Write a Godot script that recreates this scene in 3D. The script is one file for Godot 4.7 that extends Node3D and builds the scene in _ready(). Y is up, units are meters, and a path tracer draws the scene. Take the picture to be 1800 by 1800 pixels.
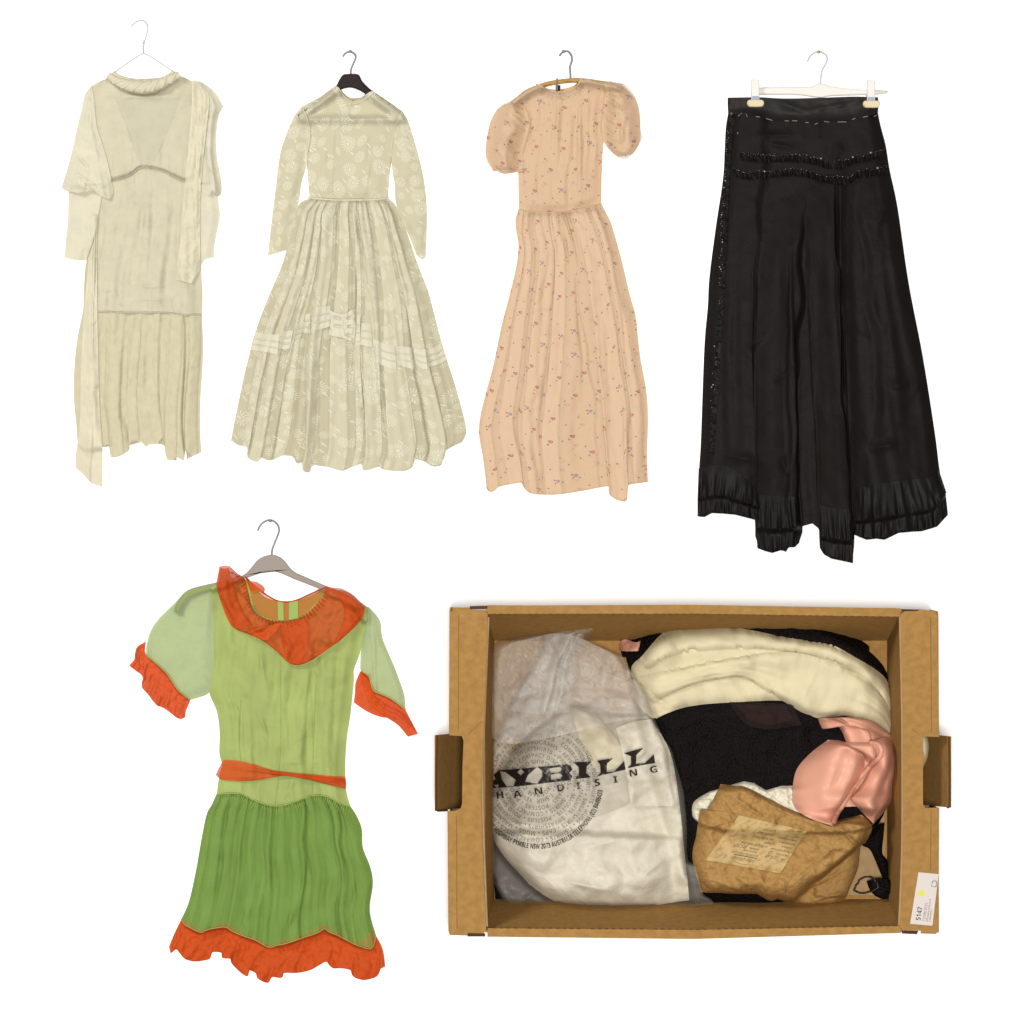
extends Node3D
# Garments and a box of textiles laid out on a white studio floor, seen from above.
# Plan units: 1800 units across the 2.4 m wide layout; x to the right, z down the layout.
const S := 1.0 / 750.0
const CELL := 2.0
const MAPN := 960
const LIGHT := 1.62        # light that reaches a flat upward surface; paint() turns a seen tone into a base colour

var hm := PackedFloat32Array()     # height of the topmost cloth laid so far, so that later cloth drapes over it
var org := Vector3.ZERO            # base of the thing being built
var n_soft := FastNoiseLite.new()
var n_ridge := FastNoiseLite.new()
var n_cell := FastNoiseLite.new()
var names := {}
var tex := {}
var M := {}


func _ready() -> void:
	var cam := Camera3D.new()
	cam.name = "camera"
	cam.fov = rad_to_deg(2.0 * atan(1.2 / 16.0))
	cam.near = 0.5
	cam.far = 60.0
	add_child(cam)
	cam.look_at_from_position(Vector3(0, 16, 0), Vector3.ZERO, Vector3(0, 0, -1))
	cam.current = true
	var we := WorldEnvironment.new()
	we.name = "studio_air"
	var env := Environment.new()
	env.background_mode = Environment.BG_COLOR
	env.background_color = Color(1, 1, 1)
	env.background_energy_multiplier = 0.25
	env.tonemap_mode = Environment.TONE_MAPPER_LINEAR
	env.tonemap_exposure = 1.0
	env.sdfgi_enabled = true
	env.ssao_enabled = true
	env.ssil_enabled = true
	we.environment = env
	add_child(we)
	lamp("overhead_softbox", Vector3(0.6, 19, 1.2), 1.03, 3.0)
	lamp("side_softbox", Vector3(-4.6, 7.2, -3.6), 0.38, 1.8)
	setup()
	var floor_mesh := PlaneMesh.new()
	floor_mesh.size = Vector2(40, 40)
	var fl := MeshInstance3D.new()
	fl.name = "floor"
	fl.mesh = floor_mesh
	fl.material_override = M.floor
	fl.set_meta("kind", "structure")
	fl.set_meta("label", "plain white studio floor under the garments and the box")
	add_child(fl, true)
	cream_gown()
	lace_gown()
	peach_gown()
	black_skirt()
	green_frock()
	carton()
	carton_contents()


func lamp(called: String, at: Vector3, share: float, size: float) -> void:
	var l := AreaLight3D.new()
	l.name = called
	add_child(l)
	l.look_at_from_position(at, Vector3.ZERO, Vector3(0, 0, -1))
	l.area_size = Vector2(size, size)
	l.area_normalize_energy = true
	l.light_energy = share * at.length_squared() / (at.y / at.length())
	l.light_color = Color(1, 0.992, 0.98)
	l.area_range = 80.0
	l.shadow_enabled = true


# ---------------------------------------------------------------- helpers
func pt(u: float, v: float, y := 0.0) -> Vector3:
	return Vector3((u - 900.0) * S, y, (v - 900.0) * S)


func paint(r: float, g: float, b: float, a := 1.0, dark := 1.0) -> Color:
	var c := Color(r / 255.0, g / 255.0, b / 255.0).srgb_to_linear()
	c = Color(c.r / LIGHT * dark, c.g / LIGHT * dark, c.b / LIGHT * dark)
	c = c.linear_to_srgb()
	c.a = a
	return c


func xy(a: Array) -> Array:
	var out := []
	for i in range(0, a.size() - 1, 2):
		out.append(Vector2(a[i], a[i + 1]))
	return out


func boxed(a: Array) -> Array:           # the carton stands nearer to the camera than the floor: its plan is a touch smaller
	var out := []
	for p in a:
		out.append(Vector2(900, 900) + (p - Vector2(900, 900)) * 0.987)
	return out


func smooth(p: Array, soft := true) -> PackedVector2Array:
	var out := PackedVector2Array()
	if p.size() < 3 or not soft:
		for q in p:
			out.append(q)
		return out
	for i in p.size() - 1:
		var a: Vector2 = p[maxi(i - 1, 0)]
		var b: Vector2 = p[i]
		var c: Vector2 = p[i + 1]
		var d: Vector2 = p[mini(i + 2, p.size() - 1)]
		for k in 6:
			out.append(b.cubic_interpolate(c, a, d, k / 6.0))
	out.append(p[p.size() - 1])
	return out


func resample(c: PackedVector2Array, n: int) -> PackedVector2Array:
	var lens := PackedFloat32Array([0.0])
	for i in range(1, c.size()):
		lens.append(lens[i - 1] + c[i].distance_to(c[i - 1]))
	var total: float = lens[lens.size() - 1]
	var out := PackedVector2Array()
	var k := 0
	for i in n + 1:
		var want := total * i / n
		while k < c.size() - 2 and lens[k + 1] < want:
			k += 1
		var seg: float = maxf(lens[k + 1] - lens[k], 1e-6)
		out.append(c[k].lerp(c[k + 1], clampf((want - lens[k]) / seg, 0.0, 1.0)))
	return out


func span(c: PackedVector2Array) -> float:
	var t := 0.0
	for i in range(1, c.size()):
		t += c[i].distance_to(c[i - 1])
	return t


func height_at(u: float, v: float) -> float:
	var x := clampf(u / CELL, 0.0, MAPN - 2.0)
	var y := clampf(v / CELL, 0.0, MAPN - 2.0)
	var i := int(x)
	var j := int(y)
	var fx := x - i
	var fy := y - j
	var k := j * MAPN + i
	return lerpf(lerpf(hm[k], hm[k + 1], fx), lerpf(hm[k + MAPN], hm[k + MAPN + 1], fx), fy)


func raise_map(u: float, v: float, h: float) -> void:
	var i := clampi(int(u / CELL), 1, MAPN - 2)
	var j := clampi(int(v / CELL), 1, MAPN - 2)
	var k := j * MAPN + i
	hm[k] = maxf(hm[k], h)
	hm[k + 1] = maxf(hm[k + 1], h)
	hm[k + MAPN] = maxf(hm[k + MAPN], h)
	hm[k + MAPN + 1] = maxf(hm[k + MAPN + 1], h)


func numbered(called: String) -> String:
	var n: int = names.get(called, 0)
	names[called] = n + 1
	return called if n == 0 else "%s_%03d" % [called, n]


func thing(called: String, label: String, category: String, at: Vector3, group := "") -> Node3D:
	var o := Node3D.new()
	o.name = numbered(called)
	o.position = at
	add_child(o)
	o.set_meta("label", label)
	o.set_meta("category", category)
	if group:
		o.set_meta("group", group)
	org = at
	return o


func part(called: String, parent: Node, mesh: Mesh, mat: Material, label := "") -> MeshInstance3D:
	var o := MeshInstance3D.new()
	o.name = called
	o.mesh = mesh
	o.material_override = mat
	if label:
		o.set_meta("label", label)
	parent.add_child(o, true)
	return o


func net(v: PackedVector3Array, uv: PackedVector2Array, nu: int, nv: int) -> ArrayMesh:
	var w := nu + 1
	var normals := PackedVector3Array()
	normals.resize(v.size())
	for j in nv + 1:
		for i in w:
			var a := v[j * w + mini(i + 1, nu)] - v[j * w + maxi(i - 1, 0)]
			var b := v[mini(j + 1, nv) * w + i] - v[maxi(j - 1, 0) * w + i]
			var n := b.cross(a)
			normals[j * w + i] = n.normalized() if n.length_squared() > 1e-20 else Vector3.UP
	var idx := PackedInt32Array()
	idx.resize(nu * nv * 6)
	var k := 0
	for j in nv:
		for i in nu:
			var q := j * w + i
			idx[k] = q; idx[k + 1] = q + 1; idx[k + 2] = q + w + 1
			idx[k + 3] = q; idx[k + 4] = q + w + 1; idx[k + 5] = q + w
			k += 6
	var arrays := []
	arrays.resize(Mesh.ARRAY_MAX)
	arrays[Mesh.ARRAY_VERTEX] = v
	arrays[Mesh.ARRAY_NORMAL] = normals
	arrays[Mesh.ARRAY_TEX_UV] = uv
	arrays[Mesh.ARRAY_INDEX] = idx
	var m := ArrayMesh.new()
	m.add_surface_from_arrays(Mesh.PRIMITIVE_TRIANGLES, arrays)
	return m


# A piece of cloth between four edges (left and right from top to bottom, top and bottom from left to right), laid over what
# lies there already, with pleats, gathers and crumples as real relief.
func panel(called: String, parent: Node, mat: Material, le: Array, ri: Array, te: Array, be: Array, o := {}) -> MeshInstance3D:
	var box: bool = o.get("box", false)
	var lr := le.duplicate()
	var rr := ri.duplicate()
	var tr := [le[0]] + te + [ri[0]]
	var br: Array = [le[le.size() - 1]] + be + [ri[ri.size() - 1]]
	if box:
		lr = boxed(lr); rr = boxed(rr); tr = boxed(tr); br = boxed(br)
	var lc := smooth(lr, o.get("soft_sides", true))
	var rc := smooth(rr, o.get("soft_sides", true))
	var tc := smooth(tr, o.get("soft_top", true))
	var bc := smooth(br, o.get("soft_hem", true))
	var step: float = o.get("step", 2.6)
	var long := maxf(span(lc), span(rc))
	var wide := maxf(span(tc), span(bc))
	wide = maxf(wide, minf(o.get("wide", 0.0), 4000.0))
	var nu := maxi(int(wide / step), 4)
	var nv := maxi(int(long / step), 4)
	var ln := resample(lc, nv)
	var rn := resample(rc, nv)
	var tn := resample(tc, nu)
	var bn := resample(bc, nu)
	var w := nu + 1
	var p := PackedVector2Array()
	p.resize(w * (nv + 1))
	var c00 := tn[0]
	var c10 := tn[nu]
	var c01 := bn[0]
	var c11 := bn[nu]
	for j in nv + 1:
		var t := float(j) / nv
		for i in w:
			var s := float(i) / nu
			p[j * w + i] = tn[i] * (1 - t) + bn[i] * t + ln[j] * (1 - s) + rn[j] * s - (c00 * (1 - s) * (1 - t) + c10 * s * (1 - t) + c01 * (1 - s) * t + c11 * s * t)
	# what lies below
	var base := PackedFloat32Array()
	base.resize(p.size())
	var over: bool = o.get("drape", true)
	var ground: float = o.get("ground", 0.0)
	for k in p.size():
		base[k] = maxf(height_at(p[k].x, p[k].y), ground) if over else ground
	for pass_n in (o.get("relax", 3) if over else 0):
		var next := base.duplicate()
		for j in range(1, nv):
			for i in range(1, nu):
				var k := j * w + i
				next[k] = maxf(base[k], (base[k - 1] + base[k + 1] + base[k - w] + base[k + w]) * 0.25)
		base = next
	for pass_n in (o.get("blur", 2) if over else 0):
		var next := base.duplicate()
		for j in range(1, nv):
			for i in range(1, nu):
				var k := j * w + i
				next[k] = (base[k] * 2.0 + base[k - 1] + base[k + 1] + base[k - w] + base[k + w]) / 6.0
		base = next
	var lift: float = o.get("lift", 0.003)
	var puff: float = o.get("puff", 0.0) * (1.0 if box else 0.5)
	var fold_k: float = o.get("fold_k", 1.0 if box else 0.62)
	var edge: float = o.get("edge", 12.0)
	var etop: float = o.get("edge_top", 0.0)
	var ebot: float = o.get("edge_bottom", 0.0)
	var folds: Array = o.get("folds", [])
	var nf := folds.size()
	var gt: Array = o.get("gather", [])            # amp, count, reach
	var gb: Array = o.get("gather_bottom", [])
	var dr: Array = o.get("drapes", [])            # amp, count, start, full
	var cr: Array = o.get("crumple", [])           # amp, size in units
	var wr: Array = o.get("wrinkle", [])           # amp, size (ridged)
	var fl: Array = o.get("flare", [])             # amp, count: waves that grow towards the hem
	var fa: Array = o.get("facet", [])             # amp, size: flat facets with sharp valleys, as in crushed paper
	var lines: Array = o.get("creases", [])        # u0 v0 u1 v1 width amp
	var seed_n: float = o.get("seed", 1.0) * 37.7
	var side_keep: float = o.get("side_keep", 0.25)
	var uvm: String = o.get("uv", "cloth")
	var tile: float = o.get("tile", 256.0)
	var origin: Vector2 = o.get("uv_origin", Vector2.ZERO)
	var uvsize: Vector2 = o.get("uv_size", Vector2(tile, tile))
	var avgw := p[(nv / 2) * w].distance_to(p[(nv / 2) * w + nu])
	var vs := PackedVector3Array()
	vs.resize(p.size())
	var uvs := PackedVector2Array()
	uvs.resize(p.size())
	var top_h := PackedFloat32Array()
	for j in nv + 1:
		var t := float(j) / nv
		var roww := maxf(p[j * w].distance_to(p[j * w + nu]), 4.0)
		var vlen := t * long
		for i in w:
			var s := float(i) / nu
			var k := j * w + i
			var q := p[k]
			var d := minf(s, 1.0 - s) * roww
			var e := clampf(d / edge, 0.0, 1.0) if edge > 0.0 else 1.0
			if etop > 0.0:
				e *= clampf(vlen / etop, 0.0, 1.0)
			if ebot > 0.0:
				e *= clampf((long - vlen) / ebot, 0.0, 1.0)
			var prof := sqrt(1.0 - (1.0 - e) * (1.0 - e)) if box else sin(e * PI * 0.5)
			var h := puff
			for f in nf:
				var F: Array = folds[f]
				var ta: float = F[5]
				var tb: float = F[6]
				if t < ta or t > tb:
					continue
				var x: float = (s - lerpf(F[0], F[1], t)) * roww / F[2] + n_soft.get_noise_2d(vlen * 0.35 + f * 91.0, seed_n) * 0.35
				if x <= -1.0 or x >= 1.0:
					continue
				var g := 0.0
				var pk: float = F[4]
				g = (1.0 + x) / (1.0 + pk) if x < pk else (1.0 - x) / (1.0 - pk)
				g = g * g * (3.0 - 2.0 * g)
				var fade := clampf((t - ta) / 0.12, 0.0, 1.0) if ta > 0.0 else 1.0
				if tb < 1.0:
					fade *= clampf((tb - t) / 0.15, 0.0, 1.0)
				h += F[3] * g * fade * fold_k
			if gt.size():
				h += gt[0] * (0.5 + 0.8 * n_soft.get_noise_2d(s * gt[1] * 60.0 + seed_n, t * 90.0)) * exp(-t / gt[2])
			if gb.size():
				h += gb[0] * (0.5 + 0.8 * n_soft.get_noise_2d(s * gb[1] * 60.0 + seed_n, t * 90.0 + 500.0)) * exp(-(1.0 - t) / gb[2])
			if dr.size():
				h += dr[0] * (0.45 + 0.75 * n_soft.get_noise_2d(s * dr[1] * 60.0 + seed_n * 2.0, t * 55.0)) * smoothstep(dr[2], dr[3], t)
			if fl.size():
				h += fl[0] * (0.5 + 0.9 * n_soft.get_noise_2d(s * fl[1] * 60.0 + seed_n * 3.0, t * 25.0)) * (0.12 + 0.88 * t)
			if cr.size():
				h += cr[0] * n_soft.get_noise_3d(q.x / cr[1] * 60.0, q.y / cr[1] * 60.0, seed_n)
			if wr.size():
				h += wr[0] * n_ridge.get_noise_3d(q.x / wr[1] * 60.0, q.y / wr[1] * 60.0, seed_n)
			if fa.size():
				h += fa[0] * (n_cell.get_noise_2d(q.x / fa[1] * 50.0, q.y / fa[1] * 50.0) + 0.5 * n_cell.get_noise_2d(q.x / fa[1] * 120.0 + 900.0, q.y / fa[1] * 120.0))
			for c: Array in lines:
				var a := Vector2(c[0], c[1])
				var ab := Vector2(c[2], c[3]) - a
				var u := clampf((q - a).dot(ab) / ab.length_squared(), 0.0, 1.0)
				var dd: float = (q - a - ab * u).length() / c[4]
				if dd < 1.0:
					h += c[5] * (1.0 - dd) * (1.0 - dd) * sin(PI * clampf(u, 0.04, 0.96))
			h = maxf(h, -lift * 0.6)
			var y := base[k] + lift + h * lerpf(side_keep, 1.0, prof) * prof
			vs[k] = pt(q.x, q.y, y) - org
			match uvm:
				"plan":
					uvs[k] = (q - origin) / uvsize
				"unit":
					uvs[k] = Vector2(s, t)
				_:
					uvs[k] = Vector2(s * avgw + origin.x, vlen + origin.y) / uvsize
			top_h.append(y)
	if o.get("write", true):
		for k in p.size():
			raise_map(p[k].x, p[k].y, top_h[k])
	return part(called, parent, net(vs, uvs, nu, nv), mat, o.get("label", ""))


# Lengths of cloth folded over on themselves: narrow strips that run from the top to the hem of a panel and lie on it.
func pleats(parent: Node, mat: Material, le: Array, ri: Array, te: Array, be: Array, rows: Array, o := {}) -> void:
	var n := 80
	var lc := resample(smooth(le), n)
	var rc := resample(smooth(ri), n)
	var tc := resample(smooth([le[0]] + te + [ri[0]]), n)
	var bc := resample(smooth([le[le.size() - 1]] + be + [ri[ri.size() - 1]], o.get("soft_hem", true)), n)
	var at := func(s: float, t: float) -> Vector2:
		var i := clampi(int(s * n), 0, n - 1)
		var j := clampi(int(t * n), 0, n - 1)
		var tp := tc[i].lerp(tc[i + 1], s * n - i)
		var bt := bc[i].lerp(bc[i + 1], s * n - i)
		var lp := lc[j].lerp(lc[j + 1], t * n - j)
		var rp := rc[j].lerp(rc[j + 1], t * n - j)
		return tp * (1 - t) + bt * t + lp * (1 - s) + rp * s - (tc[0] * (1 - s) * (1 - t) + tc[n] * s * (1 - t) + bc[0] * (1 - s) * t + bc[n] * s * t)
	var k := 0
	for r in rows:
		var a := []
		var b := []
		var t0: float = r[4] if r.size() > 4 else 0.0
		var t1: float = r[5] if r.size() > 5 else 1.0
		for q in 15:
			var t := lerpf(t0, t1, q / 14.0)
			var wob := 0.003 * sin(t * 7.0 + k * 2.1)
			a.append(at.call(clampf(lerpf(r[0], r[2], t) + wob, 0.0, 1.0), t))
			b.append(at.call(clampf(lerpf(r[1], r[3], t) + wob * 0.5 - 0.0025 * sin(t * 11.0 + k), 0.0, 1.0), t))
		var foot := []
		for q in 5:
			foot.append(at.call(lerpf(r[2], r[3], (q + 1) / 6.0), t1))
		var d := {"edge": 3.0, "lift": 0.0016, "puff": 0.004, "step": 2.4, "soft_hem": false, "relax": 1, "blur": 1, "uv_origin": Vector2(31 * k + 7, 53 * k), "crumple": [0.001, 30.0]}
		d.merge(o, true)
		panel("pleat", parent, mat, a, b, [], foot, d)
		k += 1


# Small gathers: short ridges that run from a gathered seam into the cloth.
func gathers(parent: Node, mat: Material, line: Array, n: int, long: float, r := 0.0011, spread := 0.0) -> void:
	var c := resample(smooth(line), n)
	var st := SurfaceTool.new()
	for k in range(1, n):
		var d := (c[mini(k + 1, n)] - c[k - 1]).normalized().orthogonal()
		if d.y < 0:
			d = -d
		var ln := long * (0.45 + 0.75 * fmod(k * 0.618, 1.0))
		var e := c[k] + d * ln + Vector2((k / float(n) - 0.5) * spread * ln, 0)
		var path := []
		var radii := []
		for q in 6:
			var f := q / 5.0
			var p := c[k].lerp(e, f) + Vector2(0.5 * sin(k * 3.0 + f * 4.0), 0)
			path.append(pt(p.x, p.y, height_at(p.x, p.y) - 0.0002))
			radii.append(r * (1.05 - f))
		st.append_from(tube(path, radii, 6), 0, Transform3D())
	part("gathers", parent, st.commit(), mat).set_meta("kind", "stuff")


func tube(path: Array, radius, sides := 8) -> ArrayMesh:      # path of Vector3 in world, radius a number or one per point
	var n := path.size()
	var v := PackedVector3Array()
	var uv := PackedVector2Array()
	var side := Vector3.ZERO
	for j in n:
		var dir: Vector3 = (path[mini(j + 1, n - 1)] - path[maxi(j - 1, 0)]).normalized()
		if side == Vector3.ZERO:
			side = dir.cross(Vector3.UP if absf(dir.y) < 0.9 else Vector3.RIGHT).normalized()
		side = (side - dir * side.dot(dir)).normalized()
		var up := side.cross(dir)
		var r: float = radius if radius is float else radius[j]
		for i in sides + 1:
			var a := TAU * i / sides
			v.append(path[j] - org + (side * cos(a) + up * sin(a)) * r)
			uv.append(Vector2(i / float(sides), j * 0.1))
	return net(v, uv, sides, n - 1)


func line3(a: Array, y: float, soft := true, step := 2.0) -> Array:     # plan polyline to 3D path at height y
	var c := smooth(a, soft)
	c = resample(c, maxi(int(span(c) / step), 2))
	var out := []
	for p in c:
		out.append(pt(p.x, p.y, y))
	return out


func seam(called: String, parent: Node, mat: Material, a: Array, r := 0.0012, above := 0.0006, box := false) -> MeshInstance3D:
	var c := smooth(boxed(a) if box else a)
	c = resample(c, maxi(int(span(c) / 3.0), 2))
	var path := []
	var hs := PackedFloat32Array()
	for p in c:
		hs.append(height_at(p.x, p.y))
	for k in 4:
		var nx := hs.duplicate()
		for i in range(1, hs.size() - 1):
			nx[i] = (hs[i - 1] + hs[i] * 2.0 + hs[i + 1]) * 0.25
		hs = nx
	for i in c.size():
		path.append(pt(c[i].x, c[i].y, hs[i] + above))
	return part(called, parent, tube(path, r, 6), mat)


# A flat piece with an outline, a thickness and a rounded-over top edge.
func slab(outline: Array, y0: float, y1: float, bevel := 1.2, soft := true, write := true) -> ArrayMesh:
	var c := smooth(outline, soft)
	var area := 0.0
	for i in c.size():
		area += c[i].cross(c[(i + 1) % c.size()])
	if area < 0.0:
		c.reverse()
	var n := c.size()
	var st := SurfaceTool.new()
	st.begin(Mesh.PRIMITIVE_TRIANGLES)
	var rings := []
	for lv in [[0.0, y0], [0.0, y1 - bevel * S], [bevel * 0.35, y1 - bevel * S * 0.3], [bevel, y1]]:
		var ring := []
		for i in n:
			var a := c[(i + n - 1) % n]
			var b := c[(i + 1) % n]
			var dir := (b - a).normalized()
			var inward := Vector2(-dir.y, dir.x)
			var q: Vector2 = c[i] + inward * lv[0]
			ring.append(Vector3((q.x - 900) * S, lv[1], (q.y - 900) * S) - org)
		rings.append(ring)
	for r in rings.size() - 1:
		st.set_smooth_group(1 if r > 0 else 0)
		for i in n:
			var k := (i + 1) % n
			var a: Vector3 = rings[r][i]
			var b: Vector3 = rings[r][k]
			var d: Vector3 = rings[r + 1][i]
			var e: Vector3 = rings[r + 1][k]
			for q in [a, b, e, a, e, d]:
				st.add_vertex(q)
	st.set_smooth_group(2)
	var tri := Geometry2D.triangulate_polygon(c)
	for i in range(0, tri.size(), 3):
		var t3 := [rings[3][tri[i]], rings[3][tri[i + 1]], rings[3][tri[i + 2]]]
		var nn: Vector3 = (t3[1] - t3[0]).cross(t3[2] - t3[0])
		if nn.y > 0:
			t3.reverse()
		for q in t3:
			st.add_vertex(q)
	st.generate_normals()
	if write:
		var lo := Vector2(1e9, 1e9)
		var hi := -lo
		for q in c:
			lo = lo.min(q); hi = hi.max(q)
		for j in range(int(lo.y), int(hi.y) + 1, 2):
			for i in range(int(lo.x), int(hi.x) + 1, 2):
				if Geometry2D.is_point_in_polygon(Vector2(i, j), c):
					raise_map(i, j, y1)
	return st.commit()


# A board between four corners, with thickness th away from the side that is seen (corners clockwise).
func board(a: Vector3, b: Vector3, c: Vector3, d: Vector3, th: float) -> ArrayMesh:
	var st := SurfaceTool.new()
	st.begin(Mesh.PRIMITIVE_TRIANGLES)
	st.set_smooth_group(-1)
	var n := (c - a).cross(b - a).normalized() * th
	var f := [a - org, b - org, c - org, d - org]
	var k := [a - org - n, b - org - n, c - org - n, d - org - n]
	for q in [f[0], f[1], f[2], f[0], f[2], f[3], k[0], k[2], k[1], k[0], k[3], k[2]]:
		st.add_vertex(q)
	for i in 4:
		var j := (i + 1) % 4
		for q in [f[i], k[i], k[j], f[i], k[j], f[j]]:
			st.add_vertex(q)
	st.generate_normals()
	return st.commit()


func ball(at: Vector3, r: float, flat := 1.0) -> ArrayMesh:
	var v := PackedVector3Array()
	var uv := PackedVector2Array()
	for j in 9:
		var b := PI * j / 8
		for i in 13:
			var a := TAU * i / 12
			v.append(at - org + Vector3(sin(b) * cos(a), cos(b) * flat, -sin(b) * sin(a)) * r)
			uv.append(Vector2(i / 12.0, j / 8.0))
	return net(v, uv, 12, 8)


# ---------------------------------------------------------------- materials
func noise_tex(called: String, n: FastNoiseLite, size := 512) -> ImageTexture:
	var im := n.get_seamless_image(size, size)
	tex[called] = ImageTexture.create_from_image(im)
	return tex[called]


func fast(type: int, freq: float, octaves: int, ridged := false, seed_n := 3) -> FastNoiseLite:
	var n := FastNoiseLite.new()
	n.noise_type = type
	n.frequency = freq
	n.seed = seed_n
	n.fractal_octaves = octaves
	n.fractal_type = FastNoiseLite.FRACTAL_RIDGED if ridged else FastNoiseLite.FRACTAL_FBM
	return n


func mottled(called: String, n: FastNoiseLite, lo: float, hi: float, size := 512) -> ImageTexture:
	var src := n.get_seamless_image(size, size)
	src.convert(Image.FORMAT_L8)
	var d := src.get_data()
	for i in d.size():
		d[i] = int(255.0 * (lo + (hi - lo) * d[i] / 255.0))
	var im := Image.create_from_data(size, size, false, Image.FORMAT_L8, d)
	im.convert(Image.FORMAT_RGB8)
	tex[called] = ImageTexture.create_from_image(im)
	return tex[called]


func cloth(called: String, c: Color, o := {}) -> StandardMaterial3D:
	var m := StandardMaterial3D.new()
	m.resource_name = called
	m.albedo_color = c
	m.roughness = o.get("rough", 0.85)
	m.metallic_specular = o.get("spec", 0.3)
	if o.get("tex", "mottle") != "":
		m.albedo_texture = tex[o.get("tex", "mottle")]
	if c.a < 1.0 or o.get("alpha", false):
		m.transparency = BaseMaterial3D.TRANSPARENCY_ALPHA
	if o.has("bump"):
		m.heightmap_enabled = true
		m.heightmap_texture = tex[o.bump]
		m.heightmap_scale = o.get("depth", 0.1)
	m.cull_mode = BaseMaterial3D.CULL_DISABLED
	if o.has("rim"):
		m.rim_enabled = true
		m.rim = o.rim
		m.rim_tint = 0.5
	if o.get("triplanar", false):
		m.uv1_triplanar = true
		m.uv1_scale = Vector3.ONE * o.get("scale", 3.0)
	else:
		m.uv1_scale = Vector3.ONE * o.get("scale", 1.0)
	M[called] = m
	return m


func solid(called: String, c: Color, rough := 0.4, metal := 0.0, spec := 0.5) -> StandardMaterial3D:
	var m := StandardMaterial3D.new()
	m.resource_name = called
	m.albedo_color = c
	m.roughness = rough
	m.metallic = metal
	m.metallic_specular = spec
	m.cull_mode = BaseMaterial3D.CULL_DISABLED
	M[called] = m
	return m


func daisy(size: int, petals: int, c: Color, rng: RandomNumberGenerator) -> Image:
	var im := Image.create(size, size, false, Image.FORMAT_RGBA8)
	im.fill(Color(c.r, c.g, c.b, 0))
	var h := size * 0.5
	var ph := rng.randf() * TAU
	for y in size:
		for x in size:
			var d := Vector2(x - h, y - h)
			var r := d.length() / h
			if r > 1.0:
				continue
			var a := d.angle() + ph
			var wave := absf(cos(a * petals * 0.5))
			var a2 := absf(cos(a * petals * 0.5 + 0.9))
			var on := (r > 0.32 and r < 0.97 and wave > 0.52 + r * 0.34) or r < 0.2
			if on:
				im.set_pixel(x, y, c)
	return im


func stamp(im: Image, st: Image, x: int, y: int) -> void:      # with wrap-around, so that the cloth repeats without a join
	var n := im.get_width()
	var s := st.get_width()
	var rect := Rect2i(0, 0, s, s)
	for dx in [-n, 0, n]:
		for dy in [-n, 0, n]:
			if x + dx > -s and x + dx < n and y + dy > -s and y + dy < n:
				im.blend_rect(st, rect, Vector2i(x + dx, y + dy))


func lace_picture(ground: Color, thread: Color, called := "lace") -> ImageTexture:
	var rng := RandomNumberGenerator.new()
	rng.seed = 11
	var n := 1024
	var im := Image.create(n, n, false, Image.FORMAT_RGBA8)
	im.fill(ground)
	var kinds := []
	for k in 6:
		kinds.append(daisy([62, 84, 104, 74, 92, 50][k], [13, 15, 18, 14, 16, 11][k], thread, rng))
	var leaf := Image.create(30, 30, false, Image.FORMAT_RGBA8)
	leaf.fill(Color(thread.r, thread.g, thread.b, 0))
	for y in 30:
		for x in 30:
			if absf((x - y) * 0.7) < 5.0 * sin(PI * (x + y) / 60.0):
				leaf.set_pixel(x, y, thread)
	var placed := []
	for tries in 4000:
		if placed.size() >= 84:
			break
		var p := Vector2(rng.randf() * n, rng.randf() * n)
		var ok := true
		for q in placed:
			var d: Vector2 = (p - q).abs()
			d = d.min(Vector2(n, n) - d)
			if d.length() < 84.0:
				ok = false
				break
		if ok:
			placed.append(p)
			var k: Image = kinds[rng.randi() % 6]
			stamp(im, k, int(p.x) - k.get_width() / 2, int(p.y) - k.get_width() / 2)
			for l in 1:
				var a := rng.randf() * TAU
				stamp(im, leaf, int(p.x + cos(a) * 60) - 15, int(p.y + sin(a) * 60) - 15)
	tex[called] = ImageTexture.create_from_image(im)
	return tex[called]


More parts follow.
